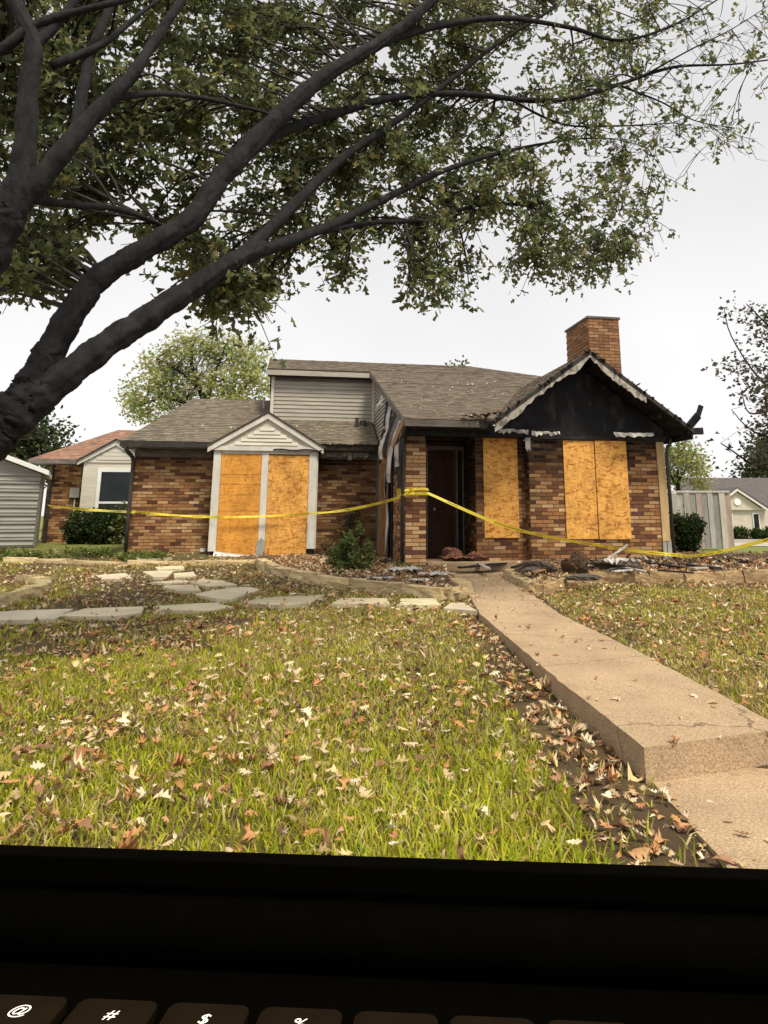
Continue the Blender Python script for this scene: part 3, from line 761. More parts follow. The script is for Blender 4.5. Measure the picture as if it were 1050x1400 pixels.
# ---- exposed left side of the porch wing
mb = MB(); mb.box((.10, 1.7, 0), (.16, 4.5, 2.55)); mb.build('charred_sheathing', M['char'], house)
for v_ in (1.78, 2.2, 2.65, 3.1, 3.55, 4.0):
    mb = MB(); mb.box((.045, v_, 0), (.098, v_ + .09, 2.5)); mb.build('wall_stud', M['char'] if v_ < 3.0 else M['stud'], house)
mb = MB(); mb.bar((.0, 3.3, .05), (.0, 3.05, 2.05), .05, .22, up=(1, 0, 0)); mb.build('leaning_board', M['stud'], house)
mb = MB(); mb.box((-.02, 4.3, .05), (.04, 4.44, 2.4)); mb.build('corner_trim', M['fascia'], house)
mb = MB()
pl, pr_ = [], []
for i in range(15):
    t = i / 14; z_ = 2.0 - 1.9 * t; b_ = .06 * math.sin(t * 9) + (.10 if .25 < t < .5 else 0)
    pl.append((-.05 - .04 * math.sin(t * 7), 2.30 + b_ + .02 * random.random(), z_)); pr_.append((-.02, 2.30 + .22 + b_ + .05 * random.random() * (1 + t), z_))
for i in range(14): mb.prism([pl[i], pr_[i], pr_[i + 1], pl[i + 1]], (.015, 0, 0))
mb.build('hanging_insulation', M['insul'], house)
# triangular gable side above the low roof: siding strips, charred towards the front
zroof = lambda v: 2.62 + MK * (v + .45) - .09
mb = MB(); mb.prism([(.06, -.30, 2.49), (.06, 5.6, 2.49), (.06, 5.6, zroof(5.6)), (.06, -.30, zroof(-.30))], (.05, 0, 0)); side_g = mb.build('side_gable', M['char'], house)
for i in range(22):
    z0_ = 2.52 + i * .095; z1_ = z0_ + .088
    vs = max(-.2, (z1_ - 2.62 + .09) / MK - .45 + .02)
    burn = 2.2 + 1.2 * math.sin(i * 1.7) * .3 + random.uniform(-.25, .25) + .10 * i
    for a, b, m_ in ((max(vs, burn), 5.55, M['siding']), (vs, min(burn, 5.5) - random.uniform(.02, .12), M['char'])):
        if b - a < .08: continue
        sag = random.uniform(0, .05) if m_ is M['char'] else 0
        mb = MB(); mb.prism([(.035, a, z0_ - sag), (.035, b, z0_), (.055, b, z1_), (.055, a, z1_ - sag)], (-.012 - sag * .5, 0, 0)); mb.build('siding_board', m_, side_g)
for i in range(9):                       # vertical charred battens and peeling strips
    v_ = -.1 + i * .33; zt = zroof(v_); zb = zt - random.uniform(.25, .7)
    mb = MB(); mb.bar((.0 - random.uniform(0, .05), v_ + random.uniform(-.1, .1), zb), (.015, v_, zt - .02), .02, .08, up=(1, 0, 0)); mb.build('peeling_strip', M['peel'] if i % 2 else M['char'], side_g)
for i in range(14):                      # torn strips hanging off the burned side
    v_ = -.15 + i * .24 + random.uniform(-.06, .06); zt = min(zroof(v_) - .03, 2.62 + .2 * random.random()) if i % 3 == 0 else zroof(v_) - random.uniform(.03, .2)
    Lh = random.uniform(.35, 1.25) if i < 8 else random.uniform(.2, .6); out = random.uniform(.05, .30); mb = MB(); prev = None
    for k in range(7):
        t = k / 6; wv = .11 * (1 - .5 * t) * random.uniform(.7, 1.3)
        c_ = Vector((-.02 - out * math.sin(t * 1.9), v_ + .12 * math.sin(t * 3 + i), zt - Lh * t)); row = [c_ + Vector((.02, -wv, 0)), c_ + Vector((-.03, wv, random.uniform(-.03, .03)))]
        if prev: mb.prism([prev[0], prev[1], row[1], row[0]], (-.008, 0, 0))
        prev = row
    mb.build('torn_strip', [M['char'], M['peel'], M['char'], M['insul'], M['fascia']][i % 5], side_g)
mb = MB(); mb.bar((-.12, -.35, 2.56), (-.22, .9, 2.02), .03, .15); mb.build('fallen_batten', M['stud'], house)
mb = MB(); mb.prism([(-.115, -.45, 2.50), (-.115, 5.4, 2.62 + MK * 5.85 - .14), (-.115, 5.4, 2.62 + MK * 5.85 - .01), (-.115, -.45, 2.61)], (.02, 0, 0)); mb.build('side_rake_board', M['fascia'], house)

# ---- dormer box
mb = MB(); mb.box((-2.62, 5.6, 3.2), (.03, 5.7, 4.52)); dorm = mb.build('dormer_wall', M['siding'], house)
zz = 3.30; i = 0
while zz < 4.34:
    mb = MB(); mb.prism([(-2.58, 5.57, zz), (-.03, 5.57, zz), (-.03, 5.588, zz + .098), (-2.58, 5.588, zz + .098)], (0, .018, 0)); mb.build('siding_board', M['siding'], dorm); zz += .104
mb = MB(); mb.box((-2.66, 5.555, 3.25), (-2.582, 5.62, 4.45)); mb.build('corner_trim', M['siding_pale'], dorm)
mb = MB(); mb.box((-.028, 5.555, 3.25), (.05, 5.62, 4.45)); mb.build('corner_trim', M['siding_pale'], dorm)
mb = MB(); mb.box((-2.78, 5.345, 4.44), (-.06, 5.372, 4.57)); mb.build('dormer_fascia', M['siding'], house)
mb = MB(); mb.box((-2.76, 5.375, 4.43), (-.06, 5.6, 4.445)); mb.build('dormer_soffit', M['dark_trim'], house)
mb = MB(); mb.box((-2.55, 5.55, 4.345), (-.06, 5.568, 4.42)); mb.build('dormer_frieze', M['fascia'], house)
mb = MB(); mb.prism([(-2.78, 5.37, 4.46), (-2.78, 7.3, 5.10), (-2.78, 7.3, 5.24), (-2.78, 5.37, 4.58)], (-.02, 0, 0)); mb.build('dormer_rake', M['siding_pale'], house)
mb = MB(); mb.prism([(-2.62, 5.7, 3.3), (-2.62, 7.3, 3.3), (-2.62, 7.3, 5.08), (-2.62, 5.7, 4.48)], (-.03, 0, 0)); mb.build('dormer_side', M['siding'], house)
mb = MB(); mb.tube([(-.45, 5.2, 3.08), (-.45, 5.2, 3.36)], .05, 10); mb.tube([(-.28, 5.3, 3.12), (-.28, 5.3, 3.30)], .09, 10); mb.build('roof_vent', M['metal_dark'], house)
mb = MB(); mb.tube([(-2.85, 6.4, 3.6), (-2.85, 6.4, 4.0)], .035, 8); mb.build('vent_pipe', M['steel_box'], house)

# ---- left eaves: fascia, gutter, frieze, downspout
for u0, u1 in ((-5.92, -3.92), (-1.40, -.02)):
    mb = MB(); mb.box((u0, 4.05, 2.43), (u1, 4.075, 2.555)); mb.build('eave_fascia', M['dark_trim'], house)
    mb = MB(); mb.box((u0 + .02, 4.08, 2.41), (u1, 4.49, 2.425)); mb.build('eave_soffit', M['fascia'], house)
    mb = MB(); mb.box((max(u0, -5.66), 4.455, 2.24), (u1, 4.483, 2.405)); mb.build('frieze_board', M['fascia'], house)
for k_ in range(9):                      # peeling soffit flakes above the recess
    u = -1.38 + k_ * .13
    mb = MB(); mb.prism([(u, 4.43, 2.40), (u + .12, 4.43, 2.40), (u + .115 + random.uniform(-.02, .02), 4.40, 2.40 - random.uniform(.08, .2)), (u + .01, 4.40, 2.40 - random.uniform(.06, .2))], (0, .008, 0)); mb.build('soffit_flake', M['insul'] if k_ % 3 else M['peel'], house)
mb = MB(); mb.tube(cr([(-5.78, 4.1, 2.45), (-5.78, 4.12, 2.36), (-5.68, 4.38, 2.2), (-5.67, 4.43, 2.0)], 4) + [Vector((-5.67, 4.43, .9)), Vector((-5.67, 4.43, .1))], .045, 8); mb.build('downspout', M['metal_dark'], house, smooth=True)
mb = MB()
for i in range(22):
    u = -1.4 + i * .063
    mb.bar((u, 4.02 + random.uniform(-.03, .03), 2.57), (u + .06, 4.02, 2.57 + random.uniform(-.03, .04)), .06, .012, col=random.choice([(.2, .14, .1), (.12, .09, .07), (.42, .36, .28)]))
tag(mb.build('curled_shingle_edge', M['shingle'], house), kind='stuff')

# ---- boarded bay with its white surround and little pediment
VB = 4.02
bay = MB(); bay.box((-3.80, VB + .03, .02), (-1.52, 4.6, 2.42)); bayo = bay.build('bay_window', M['dark_trim'], house)
for u0, u1, z0, z1 in ((-3.84, -3.67, .12, 2.36), (-2.75, -2.60, .12, 2.30), (-1.66, -1.48, .16, 2.36)):
    mb = MB(); mb.box((u0, VB - .03, z0), (u1, VB + .029, z1)); mb.build('bay_post', M['trim'], bayo)
mb = MB(); mb.box((-3.66, VB - .028, 2.30), (-1.665, VB + .029, 2.40)); mb.build('bay_header', M['trim'], bayo)
mb = MB(); mb.box((-1.475, VB, .16), (-1.45, 4.45, 2.36)); mb.build('bay_side_trim', M['trim'], bayo)
o = board('window_board', (-3.665, -.02), (-2.755, 2.295), VB - .002, M['osb_smooth'], parent=bayo)
for zz_ in (1.0, 1.36, 1.60, 1.82):
    mb = MB(); mb.box((-3.66, VB - .0215, zz_), (-2.76, VB - .0195, zz_ + .006)); mb.build('board_seam', M['dark_trim'], o)
o = board('window_board', (-2.595, -.01), (-1.667, 2.275), VB - .006, M['osb'], parent=bayo)
mb = MB(); mb.prism([(-3.92, VB - .05, 2.40), (-1.40, VB - .05, 2.40), (-2.66, VB - .05, 3.17)], (0, .3, 0)); ped = mb.build('pediment', M['siding_pale'], bayo)
for i in range(8):
    z0_ = 2.5 + i * .085; hw = (3.10 - z0_ - .085) / .611 - .12
    if hw < .06: break
    mb = MB(); mb.prism([(-2.66 - hw, VB - .075, z0_), (-2.66 + hw, VB - .075, z0_), (-2.66 + hw, VB - .055, z0_ + .08), (-2.66 - hw, VB - .055, z0_ + .08)], (0, .02, 0)); mb.build('siding_board', M['siding_pale'], ped)
for sg in (-1, 1):
    mb = MB(); mb.prism([(-2.66, VB - .11, 3.27), (-2.66 + sg * 1.32, VB - .11, 2.46), (-2.66 + sg * 1.32, VB - .11, 2.32), (-2.66, VB - .11, 3.12)], (0, .06, 0)); mb.build('pediment_rake', M['trim'], ped)
mb = MB(); mb.box((-3.86, VB - .085, 2.37), (-1.46, VB - .052, 2.47)); mb.build('pediment_sill', M['trim'], ped)
mb = MB()
for i in range(16):
    t = i / 15; mb.bar((-2.5 + t * 1.06, VB - .10 - .02 * math.sin(t * 20), 2.40 + .012 * math.sin(t * 11)), (-2.43 + t * 1.06, VB - .10, 2.40 + .012 * math.sin(t * 11 + .7)), .02, .03)
mb.build('warped_strip', M['char'], ped)
for sg, nm in ((-1, 0), (1, 1)):
    e0 = -2.66; sgn = sg
    Pb = (lambda sgn: (lambda s, t, h: (-2.66 + sgn * (1.36 - t * .853) + sgn * h * .5, s, 2.46 + t * .521 + h * .85)))(sgn)
    slope('bay_roof', [[(VB - .13, 0), (VB + .15, 0), (5.55, 1.594), (VB - .13, 1.594)]], Pb, tint=(.9, .92, .9), thick=.03)
mb = MB(); mb.prism([(-3.72, VB - .22, -.04), (-2.85, VB - .10, -.04), (-2.80, VB - .1, .02), (-3.70, VB - .06, .12)], (0, .02, .0)); mb.build('fallen_sill', M['trim'], bayo)
mb = MB(); mb.prism([(-2.80, VB - .06, .0), (-2.62, VB - .06, .0), (-2.60, VB - .05, .33), (-2.68, VB - .05, .42), (-2.78, VB - .05, .30)], (0, .03, 0)); mb.build('scorched_post_foot', M['steel_box'], bayo)
mb = MB(); mb.tube([(-3.98, 4.38, .1), (-3.98, 4.38, .17)], .07, 10); mb.build('white_pipe_cap', M['shed_white'], house)

# ---- wing with its window
wg = MB(); wg.box((-8.02, 9.93, .05), (-6.3, 10.15, 2.45)); wing_bay = wg.build('wing_window_surround', M['siding_pale'], house)
mb = MB(); mb.prism([(-8.1, 9.9, 2.42), (-6.22, 9.9, 2.42), (-7.16, 9.9, 3.03)], (0, .4, 0)); mb.build('pediment', M['siding_pale'], wing_bay)
for sg in (-1, 1):
    mb = MB(); mb.prism([(-7.16, 9.84, 3.10), (-7.16 + sg * 1.02, 9.84, 2.48), (-7.16 + sg * 1.02, 9.84, 2.34), (-7.16, 9.84, 2.93)], (0, .058, 0)); mb.build('pediment_rake', M['trim'], wing_bay)
    Pb = (lambda sgn: (lambda s, t, h: (-7.16 + sgn * (1.06 - t * .85) + sgn * h * .5, s, 2.46 + t * .53 + h * .85)))(sg)
    slope('wing_bay_roof', [[(9.36, 0), (9.6, 0), (11.2, 1.247), (9.36, 1.247)]], Pb, tint=(1.3, 1.1, 1), thick=.03)
for i in range(3):
    mb = MB(); hw = .52 - i * .16; mb.box((-7.16 - hw, 9.885, 2.5 + i * .11), (-7.16 + hw, 9.899, 2.6 + i * .11)); mb.build('siding_board', M['siding_pale'], wing_bay)
mb = MB(); mb.box((-7.5, 9.9, .92), (-6.5, 9.92, 2.15)); mb.build('window_glass', M['glass'], wing_bay)
mb = MB()
for a, b in (((-7.6, 9.88, 1.0), (-7.5, 9.929, 2.25)), ((-6.5, 9.88, 1.0), (-6.42, 9.929, 2.25)), ((-7.5, 9.88, 2.15), (-6.5, 9.929, 2.25)), ((-7.5, 9.88, .85), (-6.5, 9.929, .92)), ((-7.5, 9.885, 1.24), (-6.5, 9.929, 1.30))): mb.box(a, b)
mb.build('window_frame', M['shed_white'], wing_bay)
wing_bay.location.y = -.43
mb = MB(); mb.box((-9.56, 9.57, 2.38), (-8.1, 9.6, 2.5)); mb.build('eave_fascia', M['fascia'], house)
mb = MB(); mb.box((-9.5, 9.6, 2.36), (-8.1, 9.99, 2.375)); mb.build('eave_soffit', M['fascia'], house)
mb = MB(); mb.box((-8.42, 9.86, 1.42), (-8.16, 9.98, 1.70)); mb.build('meter_box', M['steel_box'], house)
mb = MB(); mb.tube([(-8.28, 9.93, 1.42), (-8.28, 9.93, .9), (-8.33, 9.9, .35), (-8.40, 9.8, .12)], .02, 6); mb.build('conduit', M['trim'], house)
mb = MB(); mb.tube([(-8.98, 9.93, 2.36), (-8.98, 9.93, .1)], .05, 8); mb.build('downspout', M['metal_dark'], house)

# ------------------------------------------------------------------ beds, borders, stepping stones
def atG(x, y):
    z = -.1
    for _ in range(25):
        p = atZ(x, y, z); z = .5 * z + .5 * float(gz(p.x, p.y))
    return atZ(x, y, z)
def dens(pts, step):
    out = [pts[0]]
    for a, b in zip(pts, pts[1:]):
        n = max(1, int((b - a).length / step))
        out += [a.lerp(b, (i + 1) / n) for i in range(n)]
    return out
def bed(name, front, back, zf, zb, n=10):
    m_ = max(len(front), len(back)) * 6
    def samp(L):
        acc = [0]
        for a, b in zip(L, L[1:]): acc.append(acc[-1] + (b - a).length)
        out = []
        for i in range(m_ + 1):
            t = acc[-1] * i / m_
            for k in range(len(L) - 1):
                if acc[k + 1] >= t - 1e-6: break
            out.append(L[k].lerp(L[k + 1], (t - acc[k]) / max(1e-6, acc[k + 1] - acc[k])))
        return out
    F, B = samp(front), samp(back); V_ = []
    for j in range(n + 1):
        for i in range(m_ + 1):
            p = F[i].lerp(B[i], j / n); t = j / n
            V_.append((p.x, p.y, zf + (zb - zf) * t ** .6 + random.uniform(-.015, .02) * (0 < j < n)))
    W_ = m_ + 1
    Fc = [(j*W_ + i, j*W_ + i + 1, (j+1)*W_ + i + 1, (j+1)*W_ + i) for j in range(n) for i in range(m_)]
    o = raw_mesh(name, np.array(V_), np.array(Fc), M['bed']); o.data.shade_smooth(); tag(o, kind='structure'); return o
STONE_MESH = []
for k in range(5):
    bm = bmesh.new(); bmesh.ops.create_cube(bm, size=1); bmesh.ops.subdivide_edges(bm, edges=bm.edges[:], cuts=2, use_grid_fill=True)
    for v in bm.verts:
        f = v.co.copy(); v.co += Vector((random.uniform(-.05, .05), random.uniform(-.07, .07), random.uniform(-.07, .05)))
        if abs(f.x) > .45 and abs(f.z) > .45: v.co.x *= .96
        if abs(f.y) > .45 and f.z > .45: v.co.y *= .88
    me = bpy.data.meshes.new('border_stone'); bm.to_mesh(me); bm.free(); me.materials.append(M['stone']); STONE_MESH.append(me)
def border(name, label, pts, ln, wd, ht, tint, sink=.05, zt=None, gap=.012):
    root = empty(name, pts[0]); tag(root, label, 'stone border', 'garden bed borders')
    P = dens(pts, .04); acc = 0; i0 = 0; L = random.uniform(*ln)
    for i in range(1, len(P)):
        acc += (P[i] - P[i-1]).length
        if acc >= L or i == len(P) - 1:
            a, b = P[i0], P[i]; d = b - a
            if d.length > .06:
                o = bpy.data.objects.new('border_stone', random.choice(STONE_MESH)); C.objects.link(o); o.parent = root
                c = (a + b) / 2; g = float(gz(c.x, c.y)); h = ht * random.uniform(.85, 1.15) + sink
                top = (zt if zt is not None else g + h - sink) + random.uniform(-.012, .012)
                h = top - g + sink
                o.location = Vector((c.x, c.y, top - h / 2)) - Vector(pts[0]); o.scale = (d.length - gap, wd * random.uniform(.85, 1.15), h)
                o.rotation_euler = (random.uniform(-.05, .05), random.uniform(-.03, .03), math.atan2(d.y, d.x) + random.uniform(-.05, .05))
                k = random.uniform(.75, 1.15); o.color = (tint[0] * k, tint[1] * k, tint[2] * k, 1)
            i0 = i; acc = 0; L = random.uniform(*ln)
    return root
def gp(L, dy=0): return [atG(x, y + dy) for x, y in L]
bl = gp([(355, 767), (387, 778), (421, 787), (463, 795), (509, 799), (547, 802), (604, 811), (630, 811)], 10)
bl = cr(bl, 5) + [Vector((.58, 10.2, -.15)), Vector((.45, 11.4, -.13))]
border('stone_border', 'curved pale stone edging in front of the juniper, left of the walkway', bl, (.5, .95), .19, .15, (1.15, 1.1, .95))
bb = cr(gp([(6, 764), (120, 767), (250, 768), (352, 765)], 5), 6)
border('stone_border', 'low thin pale edging along the foot of the left brick wall', bb, (.7, 1.3), .14, .08, (1.3, 1.25, 1.1))
br0 = cr(gp([(-40, 826), (0, 818), (25, 810), (50, 803), (63, 797), (52, 791), (30, 788)], 12), 5)
border('stone_border', 'rounded stone edging of the small bed at the left edge', br0, (.35, .6), .2, .14, (1.0, 1.0, .85))
rw_a = [Vector((p.x + .12, p.y, p.z)) for p in (RW[0], RW[1])]
r1 = rw_a[:1] + gp([(690, 783), (707, 793), (732, 806)], 4)
border('stone_border', 'stone edging beside the walkway in front of the porch step', r1, (.5, .8), .17, .12, (.95, .9, .8))
r2 = cr(gp([(736, 800), (771, 789), (797, 784), (850, 784), (964, 782), (1050, 780), (1130, 778), (1260, 776)], 15), 5)
border('stone_border', 'straight row of brown stone blocks edging the debris bed right of the walkway', r2, (.42, .62), .18, .17, (.72, .62, .50))
w_ = lambda u, v: h2w(u, v, 0)
bedL = bed('flower_bed', bl[:-2], [w_(-3.2, 4.3), w_(-1.4, 4.35), w_(0, 4.3), w_(.05, .0), w_(.6, -.1)], -.09, .03)
bedR = bed('flower_bed', r2, [w_(2.35, -.05), w_(5.3, -.05), w_(6.0, 1.5), w_(9, 1.2)], -.06, .10)
bedR2 = bed('flower_bed', [Vector(p) for p in r1], [w_(2.2, .0), w_(2.4, -.05), w_(2.5, -.06)], -.08, .07)

FLAGS = [[(-30,845),(38,837),(93,836),(69,852),(0,854),(-40,853)], [(82,847),(118,835),(192,833),(190,843),(160,848)], [(214,840),(217,833),(293,827),(314,833),(282,840)],
 [(334,830),(357,821),(440,816),(421,830),(387,834)], [(456,831),(471,821),(528,821),(528,830)], [(548,832),(549,821),(593,821),(599,831)], [(608,837),(617,827),(634,827),(650,842)],
 [(270,816),(290,810),(335,805),(354,810),(316,825),(301,825)], [(263,799),(278,794),(305,797),(320,803),(284,806)], [(223,806),(229,802),(267,803),(272,812),(244,813)],
 [(208,798),(240,795),(267,797),(229,801)], [(196,783),(236,783),(227,793),(210,793)], [(238,786),(263,784),(267,791),(240,793)], [(213,777),(248,775),(251,781),(217,782)],
 [(180,766),(225,762),(232,767),(190,771)], [(132,790),(170,786),(178,794),(140,797)]]
fl = empty('flagstone_path', (0, 0, 0)); tag(fl, kind='structure')
FLP = []
for q in FLAGS:
    P = [atG(*p) for p in q]; c = sum(P, Vector()) / len(P); P = [c + (p - c) * 1.1 for p in P]
    z0 = max(float(gz(p.x, p.y)) for p in P) + .022
    R2 = []
    for a, b in zip(P, P[1:] + P[:1]):
        for t in (0, .34, .67):
            pt = a.lerp(b, t); pt += (pt - c) * random.uniform(-.05, .04); R2.append(Vector((pt.x, pt.y, z0 + random.uniform(-.004, .004))))
    mb = MB(); mb.prism([p - Vector((0, 0, .05)) for p in R2], (0, 0, .05))
    o = mb.build('flagstone', M['flag'], fl, bevel=.008); k = random.uniform(.8, 1.12); o.color = (k, k * random.uniform(.95, 1.0), k * random.uniform(.85, 1.0), 1)
    FLP.append(np.array([(p.x, p.y) for p in R2]))
def in_poly(px, py, poly):
    ins = np.zeros(len(px), bool); n_ = len(poly); j = n_ - 1
    for i in range(n_):
        xi, yi = poly[i]; xj, yj = poly[j]
        c = ((yi > py) != (yj > py)) & (px < (xj - xi) * (py - yi) / (yj - yi + 1e-12) + xi); ins ^= c; j = i
    return ins

# ------------------------------------------------------------------ leaves: shapes and scatter
def leaf_template(lobes=3, w=.42):
    """lobed oak leaf along +y, length 1: vertices with z = 0 and triangles"""
    V_ = []; F_ = []
    n_ = lobes + 1
    sp = [(0, i / n_) for i in range(n_)] + [(0, 1.0)]
    for p in sp: V_.append(p)
    for sg in (-1, 1):
        notch = []; tips = []
        for i in range(n_ + 1):
            notch.append(len(V_)); V_.append((sg * (.05 + .05 * math.sin(math.pi * i / n_)) if 0 < i < n_ else 0, i / n_ + (.02 if i < n_ else 0)))
        for i in range(n_):
            wd = w * math.sin(math.pi * min(.93, (i + .75) / (n_ + .35))) * (1.0 if i < n_ - 1 else .75)
            tips.append(len(V_)); V_.append((sg * wd, (i + 1.02) / n_ * .97 if i < n_ - 1 else .93))
        for i in range(n_):
            tr = [(i, notch[i], tips[i]), (i, tips[i], i + 1), (i + 1, tips[i], notch[i + 1])]
            F_ += [t if sg < 0 else t[::-1] for t in tr]
    return np.array([(x, y, 0) for x, y in V_], float), np.array(F_)
T_BIG, T_SMALL, T_OAK = leaf_template(3, .36), leaf_template(2, .40), leaf_template(1, .36)
def euler_mats(rx, ry, rz):
    cx, sx, cy, sy, cz, sz = np.cos(rx), np.sin(rx), np.cos(ry), np.sin(ry), np.cos(rz), np.sin(rz)
    m = np.empty((len(rx), 3, 3))
    m[:,0,0]=cz*cy; m[:,0,1]=cz*sy*sx-sz*cx; m[:,0,2]=cz*sy*cx+sz*sx
    m[:,1,0]=sz*cy; m[:,1,1]=sz*sy*sx+cz*cx; m[:,1,2]=sz*sy*cx-cz*sx
    m[:,2,0]=-sy; m[:,2,1]=cy*sx; m[:,2,2]=cy*cx
    return m
def leaf_arrays(pos, size, rot, cols, tmpl, curl=.35, fold=.3):
    TV, TF = tmpl; n_ = len(pos); k = len(TV)
    tv = np.repeat(TV[None], n_, 0).copy()
    cu = RNG.normal(0, curl, n_)[:, None]; fo = RNG.normal(.1, fold, n_)[:, None]
    tv[..., 2] = cu * (tv[..., 1] - .5) ** 2 * 1.6 + fo * np.abs(tv[..., 0]) * 1.4
    tv[..., 0] *= RNG.uniform(.75, 1.2, n_)[:, None]
    tv *= size[:, None, None]
    mt = euler_mats(*rot)
    v = np.einsum('nij,nkj->nki', mt, tv) + pos[:, None, :]
    f = (TF[None] + (np.arange(n_) * k)[:, None, None]).reshape(-1, 3)
    c = np.repeat(cols[:, None, :], k, 1).reshape(-1, 3)
    return v.reshape(-1, 3), f, c
def leaves(name, pos, size, rot, cols, tmpl, m, parent=None, curl=.35, fold=.3):
    v, f, c = leaf_arrays(pos, size, rot, cols, tmpl, curl, fold)
    return raw_mesh(name, v, f, m, parent, c)
def pick(pal, n_, jit=.15):
    pal = np.array(pal); p = pal[RNG.integers(0, len(pal), n_)]
    return np.clip(p * RNG.uniform(1 - jit, 1 + jit, (n_, 1)), 0, 1)
def noise2(x, y, s, seed=0):
    r = np.random.default_rng(seed); v = 0
    for k in range(6):
        a = r.uniform(0, 2 * np.pi); f = s * r.uniform(.6, 1.8); v = v + np.sin((x * np.cos(a) + y * np.sin(a)) * f + r.uniform(0, 6.3))
    return v / 3.4

# ---- lawn
def region(X, Y):
    """returns grass density 0..1, litter density per m2, dryness 0..1"""
    wl_, wr_ = walk_left(Y), walk_right(Y)
    on_walk = (X > wl_ - .015) & (X < wr_ + .015)
    left = X < wl_
    d = wl_ - X
    n1 = noise2(X, Y, 1.6, 1); n2 = noise2(X, Y, 4.5, 2); n3 = noise2(X, Y, .8, 3)
    g = np.clip(.92 + .22 * n1 + .2 * n2, .2, 1)
    dr = np.clip(noise2(X, Y, 3.2, 17) + .6 * noise2(X, Y, 9, 18), 0, 2) ** 1.5; lit = np.clip(88 + 38 * n3 + 170 * dr, 24, 330) * (1.15 - .40 * sstep(5.0, 7.0, Y))
    strip_w = .20 + .22 * sstep(8.5, 4.0, Y) + .05 * n2
    strip = left & (d < strip_w)
    g = np.where(strip, .05, g); lit = np.where(strip, 300, lit)
    edge = left & (d >= strip_w) & (d < strip_w + .25)
    lit = np.where(edge, 120, lit); g = np.where(edge, g * .75, g)
    back = left & (Y > 8.9 + .25 * n3)
    g = np.where(back, np.clip(.34 + .36 * n1, .03, .8), g); lit = np.where(back, 120 + 90 * dr, lit)
    dark = left & (Y > 6.9 + .3 * n2) & (Y < 8.6) & (X < -2.2 + .5 * n1)
    g = np.where(dark, np.clip(.25 + .3 * n2, .03, .6), g); lit = np.where(dark, 140 + 60 * n1, lit)
    right = X > wr_
    lit = np.where(right, np.clip(135 + 50 * n2 + 30 * n3, 30, 240), lit); g = np.where(right, np.clip(.66 + .25 * n2, .2, .95), g)
    redge = right & (X - wr_ < .12)
    g = np.where(redge, .1, g); lit = np.where(redge, 120, lit)
    dry = np.clip(np.where(right, .68, .23) + .22 * n3 + .12 * n2 + .08 * sstep(5.5, 8.5, Y), 0, 1)
    g = np.where(on_walk, 0, g); lit = np.where(on_walk, 26.0 + 60 * sstep(8.0, 11.5, Y), lit)
    return g, lit, dry, on_walk
border_y = lambda X: np.interp(X, [p.x for p in r2], [p.y for p in r2])
lxs = np.array([p.x for p in bl[:-2]]); lys = np.array([p.y for p in bl[:-2]])
def in_bed(X, Y):
    a = (X > r1[-1].x) & (Y > border_y(X) - .08)
    b = (X > lxs[0]) & (X < lxs[-1]) & (Y > np.interp(X, lxs, lys) - .08)
    return a | b
bed_poly = np.array([(p.x, p.y) for p in r2] + [(w_(9, 1.2).x, w_(9, 1.2).y), (w_(5.3, 0).x, w_(5.3, 0).y), (w_(2.35, 0).x, w_(2.35, 0).y)])

def scatter_pts(n_, y0, y1, m=1.2):
    Y = np.sqrt(RNG.uniform(y0 ** 2, y1 ** 2, n_)) if y0 > 0 else RNG.uniform(y0, y1, n_)
    xl = -(.60 * Y + m); xr = (.49 * Y + m)
    X = RNG.uniform(0, 1, n_) * (xr - xl) + xl
    return X, Y
def area(y0, y1, m=1.2): ys_ = np.linspace(y0, y1, 50); return np.trapezoid(1.09 * ys_ + 2 * m, ys_) if hasattr(np, 'trapezoid') else np.trapz(1.09 * ys_ + 2 * m, ys_)
GV, GC = [], []
for (y0, y1, per, ln, wd) in ((1.6, 4.5, 3900, (.05, .10), (.006, .012)), (4.5, 7.5, 2700, (.055, .10), (.008, .0145)), (7.5, 11.2, 1900, (.05, .09), (.010, .017)), (11.2, 16.0, 500, (.05, .10), (.009, .014))):
    n_ = int(area(y0, y1) * per); X, Y = scatter_pts(n_, y0, y1)
    g, lit, dry, ow = region(X, Y)
    keep = (RNG.random(n_) < g) & ~ow & ~in_bed(X, Y)
    for p in FLP: keep &= ~in_poly(X, Y, p)
    X, Y, dry = X[keep], Y[keep], dry[keep]; n_ = len(X); Z = gz(X, Y) - .006
    L = RNG.uniform(*ln, n_) * (1 - .35 * dry) * np.clip(.95 + .3 * noise2(X, Y, 2.6, 31) + .15 * noise2(X, Y, 7, 32), .45, 1.4); W = RNG.uniform(*wd, n_); a = RNG.uniform(0, 2*np.pi, n_); lean = RNG.uniform(.25, 1.4, n_); b = RNG.uniform(0, 2*np.pi, n_)
    dx, dy = np.cos(a), np.sin(a); sx, sy = -np.sin(b), np.cos(b)
    p0 = np.stack([X, Y, Z], 1); side = np.stack([sx, sy, np.zeros(n_)], 1) * (W / 2)[:, None]
    h1 = L * .55; mid = p0 + np.stack([dx * h1 * np.sin(lean) * .6, dy * h1 * np.sin(lean) * .6, h1 * np.cos(lean * .6)], 1)
    tip = mid + np.stack([dx * L * .5 * np.sin(lean * 1.3), dy * L * .5 * np.sin(lean * 1.3), L * .5 * np.cos(lean * 1.25)], 1)
    v = np.stack([p0 - side, p0 + side, mid + side * .8, mid - side * .8, tip], 1)
    green = pick([(.46, .51, .032), (.58, .60, .042), (.28, .37, .02), (.68, .64, .09), (.53, .49, .045)], n_); straw = pick([(.66, .54, .25), (.58, .44, .18), (.42, .28, .11), (.72, .62, .36)], n_)
    isd = RNG.random(n_) < np.clip(dry, .06, .9)
    c = np.where(isd[:, None], straw, green)
    GV.append(v); GC.append(np.repeat(c[:, None], 5, 1))
